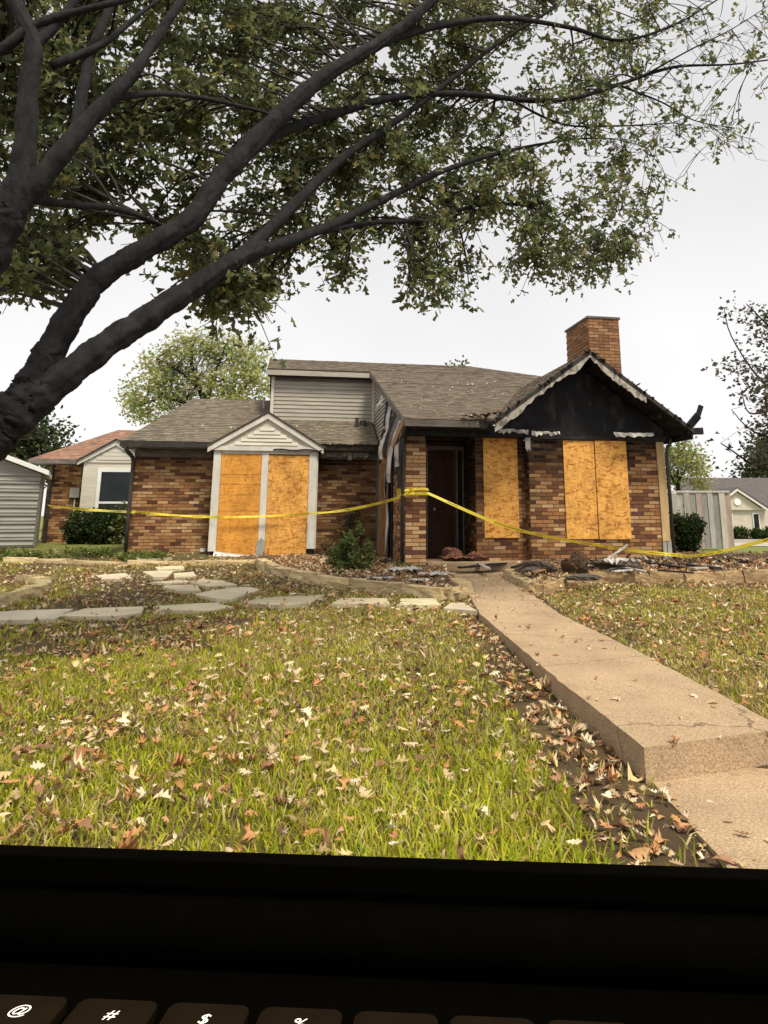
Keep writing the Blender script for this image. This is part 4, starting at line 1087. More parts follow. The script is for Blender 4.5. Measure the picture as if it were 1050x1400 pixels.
GV = np.concatenate(GV).reshape(-1, 3); GC = np.concatenate(GC).reshape(-1, 3); nb_ = len(GV) // 5
base = (np.arange(nb_) * 5)[:, None, None]
GF = (np.array([[0, 1, 2], [0, 2, 3], [3, 2, 4]])[None] + base).reshape(-1, 3)
lawn = raw_mesh('lawn_grass', GV, GF, M['grass'], cols=GC); tag(lawn, 'yellow green lawn grass around the walkway', 'grass', kind='stuff')
print('blades', nb_)

LIT_PAL = [(.62, .48, .29), (.68, .56, .37), (.55, .40, .23), (.74, .64, .46), (.50, .26, .11), (.57, .33, .16), (.45, .20, .09), (.52, .25, .11), (.48, .34, .18), (.26, .14, .08), (.15, .08, .05), (.66, .50, .26), (.78, .60, .42), (.36, .20, .11)]
LP = []
for y0, y1 in ((1.6, 5), (5, 9), (9, 13.5), (13.5, 17.5)):
    k = int(area(y0, y1) * 340); X, Y = scatter_pts(k, y0, y1); g, lit, dry, ow = region(X, Y)
    ib = in_bed(X, Y); lit = np.where(ib, 140, lit)
    lit = np.where((Y > 13) & ~ib, 45, lit)
    for p in FLP: lit = np.where(in_poly(X, Y, p), lit * .15, lit)
    kp = RNG.random(k) < lit / 340
    X, Y, ow, ib, g = X[kp], Y[kp], ow[kp], ib[kp], g[kp]
    Z = gz(X, Y) + RNG.uniform(.004, .03, len(X)) + np.where(g > .3, RNG.uniform(0, .045, len(X)), 0)
    Z = np.where(ow, np.where(Y > STEP_Y, -.115 - .0145 * (11.5 - Y), -.387) + .008, Z)
    Z = np.where(ib, Z * 0 + .0 + np.where(X > 1, .065 * sstep(10.5, 13.5, Y), -.03 + .05 * sstep(9.5, 15, Y)) + RNG.uniform(0, .03, len(X)), Z)
    LP.append(np.stack([X, Y, Z, ow], 1))
LP = np.concatenate(LP)
# drop what would lie inside the house
loc = LP[:, :3] - np.array(HO)[None]; lu = loc @ np.array(HU); lv = loc @ np.array(HV)
keep = ~((lv > 4.4) & (lu > -5.7)) & ~((lv > -.1) & (lu > 0) & (lu < 5.3))
LP = LP[keep]; n_ = len(LP)
tilt = np.where(LP[:, 3] > .5, .10, .26)
rot = (RNG.normal(0, 1, n_) * tilt, RNG.normal(0, 1, n_) * tilt, RNG.uniform(0, 6.28, n_))
lsz = np.where(LP[:, 3] > .5, RNG.uniform(.012, .10, n_) * RNG.uniform(.3, 1, n_), RNG.uniform(.035, .115, n_) * RNG.uniform(.6, 1.05, n_))
lco = pick(LIT_PAL, n_, .2); form = RNG.integers(0, 5, n_); av, af, ac, off = [], [], [], 0
for fm, (tm, cu_, fo_) in enumerate(((T_BIG, .4, .3), (leaf_template(4, .32), .5, .4), (T_SMALL, .8, .6), (leaf_template(3, .26), .5, .5), (T_BIG, 1.0, .8))):
    k = form == fm
    v, f, c = leaf_arrays(LP[k, :3], lsz[k], tuple(r[k] for r in rot), lco[k], tm, cu_, fo_)
    av.append(v); af.append(f + off); ac.append(c); off += len(v)
lit_o = raw_mesh('fallen_leaves', np.concatenate(av), np.concatenate(af), M['litter'], None, np.concatenate(ac))
tag(lit_o, 'dry brown oak leaves strewn over lawn, beds and walkway', 'fallen leaves', kind='stuff')
# leaves lying on the roofs
n_ = 170; ru = RNG.uniform(0, 3.6, n_); rv = RNG.uniform(-.3, 4.5, n_); ru2 = np.where(RNG.random(n_) < .35, RNG.uniform(-5.2, -.3, n_), ru)
rp = []
for a, b, k in zip(ru, rv, RNG.random(n_)):
    if k < .7:
        if a > 1.5 + (b + .45) * .48 - .1: continue
        rp.append(h2w(a, b, 2.62 + MK * (b + .45) + .035))
    else:
        u_, v_ = random.uniform(-5.0, -.2), random.uniform(4.15, 5.5); rp.append(h2w(u_, v_, 2.56 + .497 * (v_ - 4.08) + .035))
rp = np.array([tuple(p) for p in rp]); n_ = len(rp)
tag(leaves('roof_leaves', rp, RNG.uniform(.04, .10, n_), (RNG.normal(.3, .2, n_), RNG.normal(0, .3, n_), RNG.uniform(0, 6.3, n_)), pick([(.62, .54, .40), (.5, .38, .22), (.7, .64, .52)], n_), T_SMALL, M['litter']),
    'pale dry leaves scattered on the shingle roofs', 'fallen leaves', kind='stuff')
print('litter', len(LP))

# ------------------------------------------------------------------ the big oak in front
def P3(L): return [atY(x, y, Y) for x, y, Y, r in L], [r for *_, r in L]
LIMBS = {
 'trunk': [(-330, 1010, 4.9, .29), (-235, 860, 5.0, .25), (-120, 705, 5.1, .225), (-30, 608, 5.2, .21), (22, 562, 5.27, .19), (48, 538, 5.3, .15), (58, 527, 5.31, .07)],
 'A': [(0, 585, 5.25, .15), (30, 545, 5.3, .15), (62, 492, 5.35, .132), (97, 430, 5.4, .118), (137, 380, 5.48, .112), (198, 341, 5.6, .106), (262, 300, 5.75, .108), (300, 246, 5.9, .105), (345, 196, 6.1, .115), (400, 142, 6.3, .098), (450, 100, 6.5, .088), (520, 58, 6.8, .078), (570, 20, 7.0, .068), (640, -50, 7.2, .07)],
 'B': [(0, 590, 5.22, .16), (40, 556, 5.28, .155), (90, 514, 5.35, .135), (150, 468, 5.5, .122), (205, 432, 5.7, .12), (262, 395, 5.9, .112), (322, 357, 6.1, .10), (360, 338, 6.3, .085)],
 'B1': [(322, 357, 6.1, .085), (370, 312, 6.4, .072), (420, 262, 6.7, .065), (470, 215, 7.0, .058), (520, 180, 7.3, .05), (590, 130, 7.6, .04), (680, 60, 8, .028), (760, 10, 8.3, .018)],
 'B2': [(340, 350, 6.2, .075), (400, 328, 6.5, .065), (460, 305, 6.9, .058), (530, 270, 7.3, .05), (610, 232, 7.8, .04), (700, 205, 8.3, .028), (790, 190, 8.8, .014), (850, 192, 9.1, .008), (890, 205, 9.3, .004)],
 'B3': [(430, 318, 6.7, .045), (500, 305, 7.2, .04), (580, 300, 7.8, .033), (660, 280, 8.3, .026), (730, 285, 8.8, .02), (800, 330, 9.2, .009), (835, 355, 9.3, .004)],
 'A2': [(335, 208, 6.05, .075), (390, 178, 6.4, .062), (450, 158, 6.8, .056), (525, 136, 7.2, .052), (590, 128, 7.6, .05), (655, 130, 8.0, .046), (720, 137, 8.3, .042), (780, 135, 8.6, .038), (845, 116, 8.9, .034), (920, 92, 9.1, .026), (1000, 88, 9.3, .016), (1080, 78, 9.5, .01)],
 'A3': [(520, 58, 6.8, .06), (600, 35, 7.3, .05), (690, 25, 7.8, .042), (780, 38, 8.3, .034), (850, 55, 8.7, .026), (930, 30, 9, .016), (1010, -20, 9.2, .01)],
 'A4': [(845, 116, 8.9, .02), (905, 140, 9.0, .014), (950, 165, 9.1, .010), (1005, 175, 9.2, .006)],
 'A5': [(880, 104, 9.0, .018), (940, 70, 9.0, .013), (1000, 40, 9.1, .009), (1055, 5, 9.2, .006)],
 'A6': [(700, 137, 8.2, .022), (770, 170, 8.6, .018), (850, 172, 9, .014), (920, 168, 9.2, .008)],
 'L': [(-170, 640, 4.6, .26), (-120, 520, 4.55, .23), (-60, 420, 4.5, .2), (-10, 330, 4.5, .15), (22, 270, 4.5, .12), (34, 200, 4.5, .085), (38, 120, 4.5, .075), (45, 60, 4.5, .065), (20, 0, 4.5, .06), (0, -60, 4.5, .05)],
 'L1': [(5, 300, 4.5, .11), (55, 245, 4.55, .09), (95, 195, 4.6, .078), (135, 150, 4.7, .07), (178, 105, 4.8, .055), (215, 50, 5.0, .045), (255, -10, 5.2, .036)],
 'L2': [(105, 185, 4.65, .06), (112, 130, 4.7, .05), (125, 70, 4.8, .045), (150, 10, 4.9, .04), (160, -50, 5, .03)],
 'L3': [(45, 62, 4.5, .05), (75, 35, 4.6, .045), (110, -10, 4.7, .03), (140, -70, 4.8, .015)],
 'L4': [(-40, 90, 4.4, .05), (10, 62, 4.45, .045), (45, 35, 4.5, .04), (90, 20, 4.6, .035), (150, 5, 4.7, .028), (230, -15, 4.9, .02), (320, -50, 5.2, .008)],
 'L5': [(45, 272, 4.55, .04), (100, 280, 4.9, .034), (160, 286, 5.3, .028), (215, 305, 5.7, .02), (260, 330, 5.9, .012)],
 'L6': [(150, 135, 4.75, .035), (210, 128, 5.1, .03), (270, 133, 5.6, .025), (340, 148, 6, .018), (400, 165, 6.3, .01)],
 'L7': [(70, 90, 4.6, .04), (140, 60, 4.8, .03), (190, 20, 5.0, .022), (235, -15, 5.2, .015), (270, -60, 5.3, .008)],
}
tree = empty('oak_tree', atY(-330, 1010, 4.9)); tl_ = tree.location.copy()
tag(tree, 'large dark-trunked oak leaning in from the left, its branches arching over the lawn', 'tree')
BR = []
def bark_tube(mb, P, r, seg):
    P = [p + Vector((random.uniform(-1, 1), random.uniform(-1, 1), random.uniform(-1, 1))) * rr * .035 for p, rr in zip(P, r)]
    ph = random.uniform(0, 6)
    n0 = len(mb.v); big = seg >= 14
    if big: seg = 30
    mb.tube([p - tl_ for p in P], [rr * (1 + .05 * math.sin(i * .8 + ph) + random.uniform(-.015, .02)) for i, rr in enumerate(r)], seg)
    if big:                              # furrows running along the limb
        for i, p in enumerate(P):
            c = p - tl_
            for k in range(seg):
                q = Vector(mb.v[n0 + i * seg + k]); t = 2 * math.pi * k / seg
                f = .045 * math.sin(5 * t + .5 * math.sin(i * .35 + ph)) + .04 * math.sin(9 * t + i * .22 + ph) + random.uniform(-.03, .03)
                mb.v[n0 + i * seg + k] = tuple(c + (q - c) * (1 + f))
for nm, L in LIMBS.items():
    P, r = P3(L); Pc = cr(P, 12 if r[0] > .1 else 6)
    r = [x * (.88 if nm == 'trunk' else .83) for x in r]
    rc = np.interp(np.linspace(0, len(r) - 1, len(Pc)), range(len(r)), r)
    mb = MB(); bark_tube(mb, Pc, rc, 14 if rc[0] > .1 else 9)
    o = mb.build('trunk' if nm == 'trunk' else 'branch', M['bark'], tree, smooth=True)
    if nm != 'trunk': BR += [(p, rr) for p, rr in zip(Pc, rc)]
for (x, y, Y, r) in ((82, 438, 5.33, .05), (185, 470, 5.6, .045)):   # bumps on the limbs
    pass
BRP = np.array([tuple(p) for p, _ in BR]); BRR = np.array([r for _, r in BR])
FOL = np.array([(-90,-90),(905,-90),(880,40),(868,120),(865,200),(885,255),(890,310),(845,385),(800,398),(730,388),(690,345),(668,300),(655,390),(610,425),(560,410),(505,372),(470,398),(445,355),(405,345),(378,385),(358,440),(300,450),(250,432),(225,405),(200,330),(180,262),(150,240),(120,300),(100,385),(40,405),(-90,410)])
GAPS = [(280, 262, 34), (350, 262, 30), (105, 215, 24), (215, 258, 28), (440, 232, 22), (640, 335, 34), (700, 320, 20), (395, 120, 20), (455, 65, 24), (370, 65, 22), (600, 190, 16), (410, 370, 22), (545, 90, 18), (480, 340, 16), (760, 235, 18), (300, 180, 20), (255, 205, 18), (200, 90, 14), (820, 90, 20), (840, 200, 24), (760, 60, 18), (690, 90, 15)]
twigs = MB(); LPOS = []; LSC = []
def grow(cx_, cy_, rpx, nleaf, Yoff=0.0):
    Y = 5.75 + .0042 * max(0, cx_) + random.uniform(-.8, 1.1) + Yoff
    c = atY(cx_, cy_, Y); rad = rpx / 1000 * Y
    d = np.linalg.norm(BRP - np.array(c)[None], axis=1) + BRR * 0; k = int(np.argmin(d)); src = Vector(BRP[k])
    midp = src.lerp(c, .5) + Vector((random.uniform(-.12, .12), random.uniform(-.12, .12), random.uniform(.0, .15)))
    main = cr([src, midp, c], 4); r0 = min(.016, BRR[k] * .6)
    twigs.tube([p - tl_ for p in main], np.linspace(r0, .006, len(main)), 5, cap=False)
    ns = max(3, nleaf // 7)
    for _ in range(ns):
        e = c + Vector([max(-1.1, min(1.1, random.gauss(0, .55))) for _ in range(3)]) * rad
        s = main[random.randint(len(main) // 2, len(main) - 1)]
        tw = cr([s, s.lerp(e, .5) + Vector((0, 0, .04)), e], 2)
        twigs.tube([p - tl_ for p in tw], np.linspace(.007, .003, len(tw)), 3, cap=False)
        for _ in range(nleaf // ns):
            q = tw[random.randint(1, len(tw) - 1)] + Vector((random.gauss(0, .06), random.gauss(0, .07), random.gauss(0, .055)))
            LPOS.append(tuple(q)); LSC.append(1)
for gx in range(-80, 900, 33):
    for gy in range(-70, 440, 31):
        x, y = gx + random.uniform(-20, 20), gy + random.uniform(-18, 18)
        if not in_poly(np.array([x]), np.array([y]), FOL)[0]: continue
        if any((x - a) ** 2 + (y - b) ** 2 < r * r for a, b, r in GAPS): continue
        dn = 1.0 if x < 640 else (.95 if x < 800 else .75)
        dn *= .82 + .26 * float(noise2(np.array(x), np.array(y), .02, 9))
        if y < 60 and x > 560: dn *= .8
        if random.random() > dn + .12: continue
        grow(x, y, random.uniform(34, 56), int(random.uniform(70, 122) * (1.0 if x < 760 else .7)))
for x, y in ((590, 405), (620, 400), (560, 395), (830, 360), (800, 380), (760, 372), (730, 360), (700, 370), (860, 320), (845, 345), (640, 372), (780, 345), (330, 425), (290, 430), (345, 400), (470, 385), (40, 390), (80, 370), (10, 375), (720, 330), (815, 330), (600, 370), (575, 375)):
    grow(x, y, 24, 75)
# the thinly leaved outer twigs on the right
for x, y, n_ in ((925, 45, 22), (885, 50, 18), (1000, 170, 12), (985, 200, 10), (1010, 170, 10), (930, 185, 10), (895, 215, 12), (905, 290, 6), (885, 240, 12), (1045, 60, 8), (1040, 120, 8), (960, 160, 8), (1020, 100, 6), (935, 240, 7), (870, 185, 16), (1050, 40, 8)):
    grow(x, y, 18, n_, .6)
for _ in range(95):                    # bare twiglets
    src = Vector(BRP[RNG.choice(np.where((BRP[:, 1] > 8.5))[0])])
    e = src + Vector((random.uniform(-.1, .75), random.uniform(-.3, .3), random.uniform(-.55, .55)))
    tw = cr([src, src.lerp(e, .5) + Vector((0, 0, random.uniform(-.08, .08))), e], 3)
    twigs.tube([p - tl_ for p in tw], np.linspace(.007, .002, len(tw)), 4, cap=False)
    for _ in range(3):
        s = tw[random.randint(2, len(tw) - 2)]; e2 = s + Vector((random.uniform(-.05, .3), random.uniform(-.2, .2), random.uniform(-.28, .28)))
        m2_ = s.lerp(e2, .5) + Vector((random.gauss(0, .03), random.gauss(0, .03), random.gauss(0, .035)))
        twigs.tube([s - tl_, m2_ - tl_, e2 - tl_], [.004, .003, .0015], 3, cap=False)
        if random.random() < .5:
            for _ in range(4): LPOS.append(tuple(e2 + Vector((random.gauss(0, .03), random.gauss(0, .03), random.gauss(0, .03)))))
tag(twigs.build('twigs', M['twig'], tree), kind='stuff')
LPOS = np.array(LPOS); n_ = len(LPOS)
rot = (RNG.normal(-.5, .7, n_), RNG.normal(0, .7, n_), RNG.uniform(0, 6.28, n_))
crown = leaves('crown', LPOS - np.array(tl_)[None], RNG.uniform(.07, .14, n_), rot, pick([(.18, .22, .09), (.22, .26, .10), (.14, .18, .075), (.27, .29, .115), (.17, .21, .095), (.28, .25, .10)], n_, .2), T_OAK, M['oak_leaf'], tree, curl=.6, fold=.35)
tag(crown, kind='stuff')
print('oak leaves', n_)

# ------------------------------------------------------------------ shrubs and background trees
T_CARD = (np.array([(0, 0, 0), (-.32, .45, 0), (.32, .5, 0), (0, 1, 0)], float), np.array([[0, 2, 1], [1, 2, 3]]))
def blob_pts(n_, c, r, shell=.55):
    d = RNG.normal(0, 1, (n_, 3)); d /= np.linalg.norm(d, axis=1)[:, None]
    return np.array(c)[None] + d * (RNG.uniform(shell, 1.0, (n_, 1)) ** .6) * np.array(r)[None]
def shrub(name, base, blobs, n_, size, pal, label, cat='shrub', group=None, stems=5, tmpl=T_CARD):
    """blobs: (dx, dy, dz, rx, ry, rz) relative to the base"""
    root = empty(name, base); tag(root, label, cat, group)
    mb = MB()
    for i in range(stems):
        b = random.choice(blobs); e = Vector(b[:3]) + Vector((random.uniform(-.5, .5) * b[3], random.uniform(-.5, .5) * b[4], random.uniform(0, .6) * b[5]))
        mb.tube(cr([(random.uniform(-.05, .05), random.uniform(-.05, .05), -.03), e * .5 + Vector((0, 0, .08)), e], 4), np.linspace(.02, .006, 9), 5)
    mb.build('stem', M['twig'], root)
    tot = sum(b[3] * b[5] for b in blobs); P = []
    for b in blobs: P.append(blob_pts(max(20, int(n_ * b[3] * b[5] / tot)), b[:3], b[3:], .35))
    P = np.concatenate(P); P = P[P[:, 2] > .01]; k = len(P)
    P += RNG.normal(0, size * .35, P.shape); P[:, 2] = np.maximum(P[:, 2], .02)
    o = leaves('foliage', P, RNG.uniform(size * .6, size * 1.3, k), (RNG.normal(.3, .8, k), RNG.normal(0, .7, k), RNG.uniform(0, 6.3, k)), pick(pal, k, .25), tmpl, M['bg_leaf'], root)
    tag(o, kind='stuff'); return root
def bg_tree(name, base, limbs, blobs, n_, size, pal, label, trunk_r, group='background trees', shell=.3):
    root = empty(name, base); tag(root, label, 'tree', group)
    mb = MB(); mb.tube(cr(limbs[0], 5), np.linspace(trunk_r, trunk_r * .55, (len(limbs[0]) - 1) * 5 + 1), 8); mb.build('trunk', M['bark'], root, smooth=True)
    for L in limbs[1:]:
        mb = MB(); mb.tube(cr(L, 4), np.linspace(trunk_r * .45, trunk_r * .1, (len(L) - 1) * 4 + 1), 6); mb.build('branch', M['bark'], root, smooth=True)
    tw = MB()
    P = []; tot = sum(b[3] * b[5] for b in blobs)
    for b in blobs:
        k = max(10, int(n_ * b[3] * b[5] / tot)); nc = max(3, k // 16)
        cs = blob_pts(nc, b[:3], b[3:], shell)
        for c in cs:
            if len(limbs) > 1:
                L = random.choice(limbs[1:]); s = Vector(L[random.randint(1, len(L) - 1)])
                if (s - Vector(c)).length < b[3] * 2.2: tw.tube([s, s.lerp(Vector(c), .5) + Vector((0, 0, .1)), Vector(c)], [trunk_r * .07, trunk_r * .05, trunk_r * .03], 3, cap=False)
            P.append(c[None] + RNG.normal(0, size * 1.3, (k // nc + 1, 3)))
    if tw.v: tag(tw.build('twigs', M['twig'], root), kind='stuff')
    P = np.concatenate(P); k = len(P)
    o = leaves('crown', P, RNG.uniform(size * .6, size * 1.3, k), (RNG.normal(.2, .8, k), RNG.normal(0, .8, k), RNG.uniform(0, 6.3, k)), pick(pal, k, .25), T_CARD, M['bg_leaf'], root)
    tag(o, kind='stuff'); return root
def rel(base, pts): return [tuple(p - base) for p in pts]
def blobs_at(base, L, Y):               # (px, py, rx px, rz px) -> blobs round the tree
    out = []
    for x, y, rx, rz in L:
        p = atY(x, y, Y + random.uniform(-1, 1)) - base; k = Y / 1000
        out.append((p.x, p.y, p.z, rx * k, max(rx, rz) * k, rz * k))
    return out
Yb = 33.0; b0 = atY(285, 700, Yb); b0.z = .03
bg_tree('shade_tree', b0, [rel(b0, [b0, atY(284, 640, Yb), atY(282, 575, Yb), atY(278, 540, Yb)])] + [rel(b0, [atY(*a, Yb) for a in L]) for L in (
    [(281, 560), (270, 530), (240, 505), (215, 490)], [(281, 555), (290, 525), (300, 495), (310, 470)], [(281, 570), (250, 550), (220, 545), (190, 555)], [(283, 565), (320, 540), (345, 520), (365, 500)], [(280, 545), (265, 510), (262, 480), (268, 460)])],
    blobs_at(b0, [(225, 500, 38, 26), (265, 475, 35, 24), (310, 480, 32, 24), (345, 495, 28, 26), (200, 535, 30, 24), (240, 530, 40, 24), (300, 520, 40, 26), (350, 530, 30, 24), (215, 565, 34, 20), (330, 560, 30, 20), (180, 555, 18, 14)], Yb),
    9000, .17, [(.42, .50, .16), (.48, .52, .18), (.36, .45, .14), (.52, .48, .20), (.52, .42, .22), (.32, .42, .13)], 'airy yellow green tree rising behind the left shingle roof', .26)
Yb = 38.0; b0 = atY(40, 720, Yb); b0.z = .1
bg_tree('dense_tree', b0, [rel(b0, [b0, atY(40, 660, Yb), atY(40, 610, Yb)]), rel(b0, [atY(40, 640, Yb), atY(20, 600, Yb)]), rel(b0, [atY(40, 640, Yb), atY(65, 600, Yb)])],
    blobs_at(b0, [(45, 595, 38, 26), (15, 590, 40, 40), (65, 615, 30, 24), (30, 640, 50, 30), (-20, 600, 50, 50), (80, 640, 20, 18)], Yb), 4200, .30, [(.05, .08, .025), (.07, .10, .03), (.04, .06, .02), (.09, .11, .04)], 'dense dark green tree behind the ribbed shed', .3)
Yb = 48.0; b0 = atY(625, 700, Yb); b0.z = 0
bg_tree('leafy_tree', b0, [rel(b0, [b0, atY(625, 600, Yb), atY(625, 520, Yb)]), rel(b0, [atY(625, 530, Yb), atY(618, 505, Yb)])],
    blobs_at(b0, [(622, 505, 10, 8), (632, 506, 9, 6), (626, 530, 22, 22)], Yb), 500, .28, [(.16, .20, .06), (.12, .15, .05)], 'tree top just peeking over the main roof ridge', .22)
Yb = 36.0; b0 = atY(935, 720, Yb); b0.z = float(gz(b0.x, b0.y))
bg_tree('young_tree', b0, [rel(b0, [b0, atY(930, 690, Yb), atY(925, 650, Yb)])] + [rel(b0, [atY(*a, Yb) for a in L]) for L in ([(928, 670), (915, 645), (905, 625)], [(926, 660), (940, 640), (962, 632)], [(926, 655), (930, 625), (938, 605)])],
    blobs_at(b0, [(925, 640, 20, 20), (945, 630, 20, 22), (910, 655, 18, 14), (955, 655, 16, 16), (935, 612, 12, 12), (915, 620, 12, 12)], Yb), 2600, .17, [(.32, .38, .10), (.38, .42, .14), (.26, .33, .08), (.45, .36, .24)], 'light green thin-leaved tree behind the plank fence', .16)
Yb = 85.0; b0 = atY(1050, 730, Yb); b0.z = float(gz(b0.x, b0.y))
bg_tree('far_tree', b0, [rel(b0, [b0, atY(1050, 690, Yb), atY(1050, 640, Yb)]), rel(b0, [atY(1050, 660, Yb), atY(1030, 640, Yb)])],
    blobs_at(b0, [(1040, 640, 25, 26), (1065, 615, 34, 34), (1022, 655, 18, 14), (1000, 662, 14, 8), (1085, 650, 30, 30)], Yb), 2600, .55, [(.06, .08, .03), (.08, .10, .04), (.05, .065, .03)], 'dark far tree rising behind the cream neighbouring house', .4)
Yb = 15.0; b0 = atY(1210, 790, Yb); b0.z = float(gz(b0.x, b0.y))
LR = [[(1205, 690), (1160, 600), (1110, 540), (1050, 505), (1005, 495)], [(1150, 590), (1090, 560), (1040, 520), (1000, 460), (990, 420)], [(1110, 540), (1070, 470), (1040, 435), (1020, 415)], [(1150, 590), (1080, 600), (1030, 590), (1000, 560)], [(1160, 600), (1090, 640), (1040, 640), (995, 612), (985, 606)], [(1110, 560), (1060, 560), (1025, 565), (1015, 540)]]
bg_tree('garden_tree', b0, [rel(b0, [b0, atY(1208, 740, Yb), atY(1200, 660, Yb), atY(1170, 600, Yb)])] + [rel(b0, [atY(*a, Yb) for a in L]) for L in LR],
    blobs_at(b0, [(1035, 435, 24, 18), (1000, 430, 12, 10), (1048, 460, 22, 16), (1000, 505, 18, 10), (1025, 505, 22, 12), (1045, 520, 22, 20), (1035, 555, 20, 18), (1050, 590, 24, 20), (1010, 470, 8, 8), (1045, 620, 22, 16), (1080, 500, 40, 60), (1085, 590, 40, 50), (1120, 540, 60, 70), (990, 612, 5, 5), (1020, 605, 8, 6)], Yb),
    3600, .11, [(.10, .105, .07), (.13, .12, .08), (.09, .09, .065), (.17, .12, .09), (.08, .09, .05)], 'sparse dark-leaved branches reaching in at the right edge', .075, shell=.1)

gpt = lambda x, y: atG(x, y)
def hb(u, v): p = h2w(u, v, 0); p.z = float(gz(p.x, p.y)); return p
DG = [(.035, .06, .016), (.05, .08, .02), (.03, .05, .015), (.07, .10, .03)]
shrub('evergreen_hedge', hb(-7.35, 8.9), [(-.45, 0, .45, .45, .45, .5), (.1, 0, .5, .5, .45, .52), (.5, .05, .45, .35, .4, .5), (.25, -.25, .3, .3, .3, .35), (-.6, 0, .3, .3, .3, .35)], 6500, .085, DG, 'dark boxy hedge under the window of the set-back wing', stems=8)
shrub('leafy_vine', hb(-6.75, 8.55), [(0, 0, .35, .16, .1, .35), (.1, 0, .8, .10, .08, .35)], 260, .12, [(.16, .20, .06), (.22, .24, .08)], 'pale leafy vine in front of the dark hedge', 'vine')
jb = [(random.gauss(0, .17), random.gauss(0, .13), .12 + abs(random.gauss(0, .24)), random.uniform(.05, .11), .07, random.uniform(.07, .16)) for _ in range(26)] + [(-.22, 0, .2, .12, .1, .12), (.24, 0, .16, .12, .1, .1), (.1, 0, .74, .05, .05, .12), (-.05, 0, .62, .07, .05, .1)]
shrub('juniper_bush', atG(482, 786), jb, 3400, .06, [(.12, .17, .05), (.16, .21, .06), (.08, .12, .035), (.22, .24, .08)], 'small ragged feathery green juniper in the left bed', stems=16)
shrub('dead_bush', hb(-1.15, 3.9), [(0, 0, .2, .22, .2, .2)], 420, .06, [(.30, .20, .10), (.22, .14, .07)], 'dead brown shrub beside the boarded bay', stems=9)
shrub('climbing_shrub', hb(-.75, 4.2), [(0, 0, .5, .30, .12, .5), (.15, 0, .9, .2, .1, .25)], 420, .07, [(.06, .08, .025), (.10, .10, .04)], 'thin shrub against the dark recessed brick wall', stems=9)
shrub('bed_weeds', hb(.15, -.42), [(-.3, .1, .06, .3, .2, .1), (.0, 0, .05, .2, .15, .08)], 380, .07, [(.14, .18, .05), (.20, .22, .07)], 'low green weeds at the foot of the brick porch column', 'weeds', stems=6)
shrub('round_bush', hb(7.25, 3.0), [(0, 0, .45, .36, .35, .45), (-.2, 0, .75, .22, .22, .25), (.2, 0, .7, .25, .25, .28)], 3600, .085, DG, 'dark rounded bush between the house corner and the plank fence', stems=7)
for i, (x0, Yq, w) in enumerate(((-9.6, 16.4, .7), (-8.4, 15.9, .6), (-7.4, 16.6, .6), (-5.9, 15.7, .5))):
    p = Vector((x0, Yq, float(gz(x0, Yq))))
    shrub('ground_weeds', p, [(0, 0, .05, w, .4, .12), (w * .6, .1, .05, w * .6, .3, .10)], 650, .09, [(.16, .21, .05), (.22, .25, .07), (.12, .16, .04)],
          ['patch of low weeds in front of the ribbed shed, leftmost', 'patch of low weeds in front of the dark hedge, left half', 'patch of low weeds in front of the dark hedge, right half', 'patch of low weeds at the left corner of the brick wall'][i], 'weeds', 'weed patches', stems=4)

# ------------------------------------------------------------------ shed
Ys = 19.2
sr = atY(47, 740, Ys); sg0 = float(gz(sr.x, Ys))
shed = empty('garden_shed', (sr.x, Ys, sg0), R(25)); tag(shed, 'grey ribbed metal garden shed with white roof at the left edge', 'shed')
hw_ = atY(52, 648, Ys).z - sg0
mb = MB(); mb.box((-3.0, .03, 0), (-.0, 2.4, hw_)); shw = mb.build('shed_wall', M['shed_panel'], shed)
nrib = 9
for i in range(nrib):
    z0 = .04 + i * (hw_ - .04) / nrib; z1 = z0 + (hw_ - .04) / nrib - .006
    mb = MB(); mb.prism([(-2.98, -.02, z0 + .02), (-.02, -.02, z0 + .02), (-.02, .0, z1 - .05), (-2.98, .0, z1 - .05)], (0, .028, 0)); mb.prism([(-2.98, -.045, z1 - .048), (-.02, -.045, z1 - .048), (-.02, -.045, z1), (-2.98, -.045, z1)], (0, .072, 0)); mb.build('wall_panel', M['shed_panel'], shw)
mb = MB(); mb.box((-.018, -.05, 0), (.04, .029, hw_)); mb.build('corner_post', M['fascia'], shed)
mb = MB()
ap = hw_ + .62; xa = -1.5
mb.prism([(.16, -.25, hw_ - .04), (.16, -.25, hw_ + .08), (xa, -.25, ap + .08), (xa, -.25, ap - .04)], (0, 2.9, 0)); mb.build('roof_panel', M['shed_white'], shed)
mb = MB(); mb.prism([(-3.16, -.25, hw_ - .04), (-3.16, -.25, hw_ + .08), (xa - .002, -.25, ap + .08), (xa - .002, -.25, ap - .04)], (0, 2.9, 0)); mb.build('roof_panel', M['shed_white'], shed)
mb = MB(); mb.prism([(-2.98, .03, hw_ + .001), (-.02, .03, hw_ + .001), (xa, .03, ap - .06)], (0, 2.3, 0)); mb.build('gable_panel', M['shed_panel'], shed)

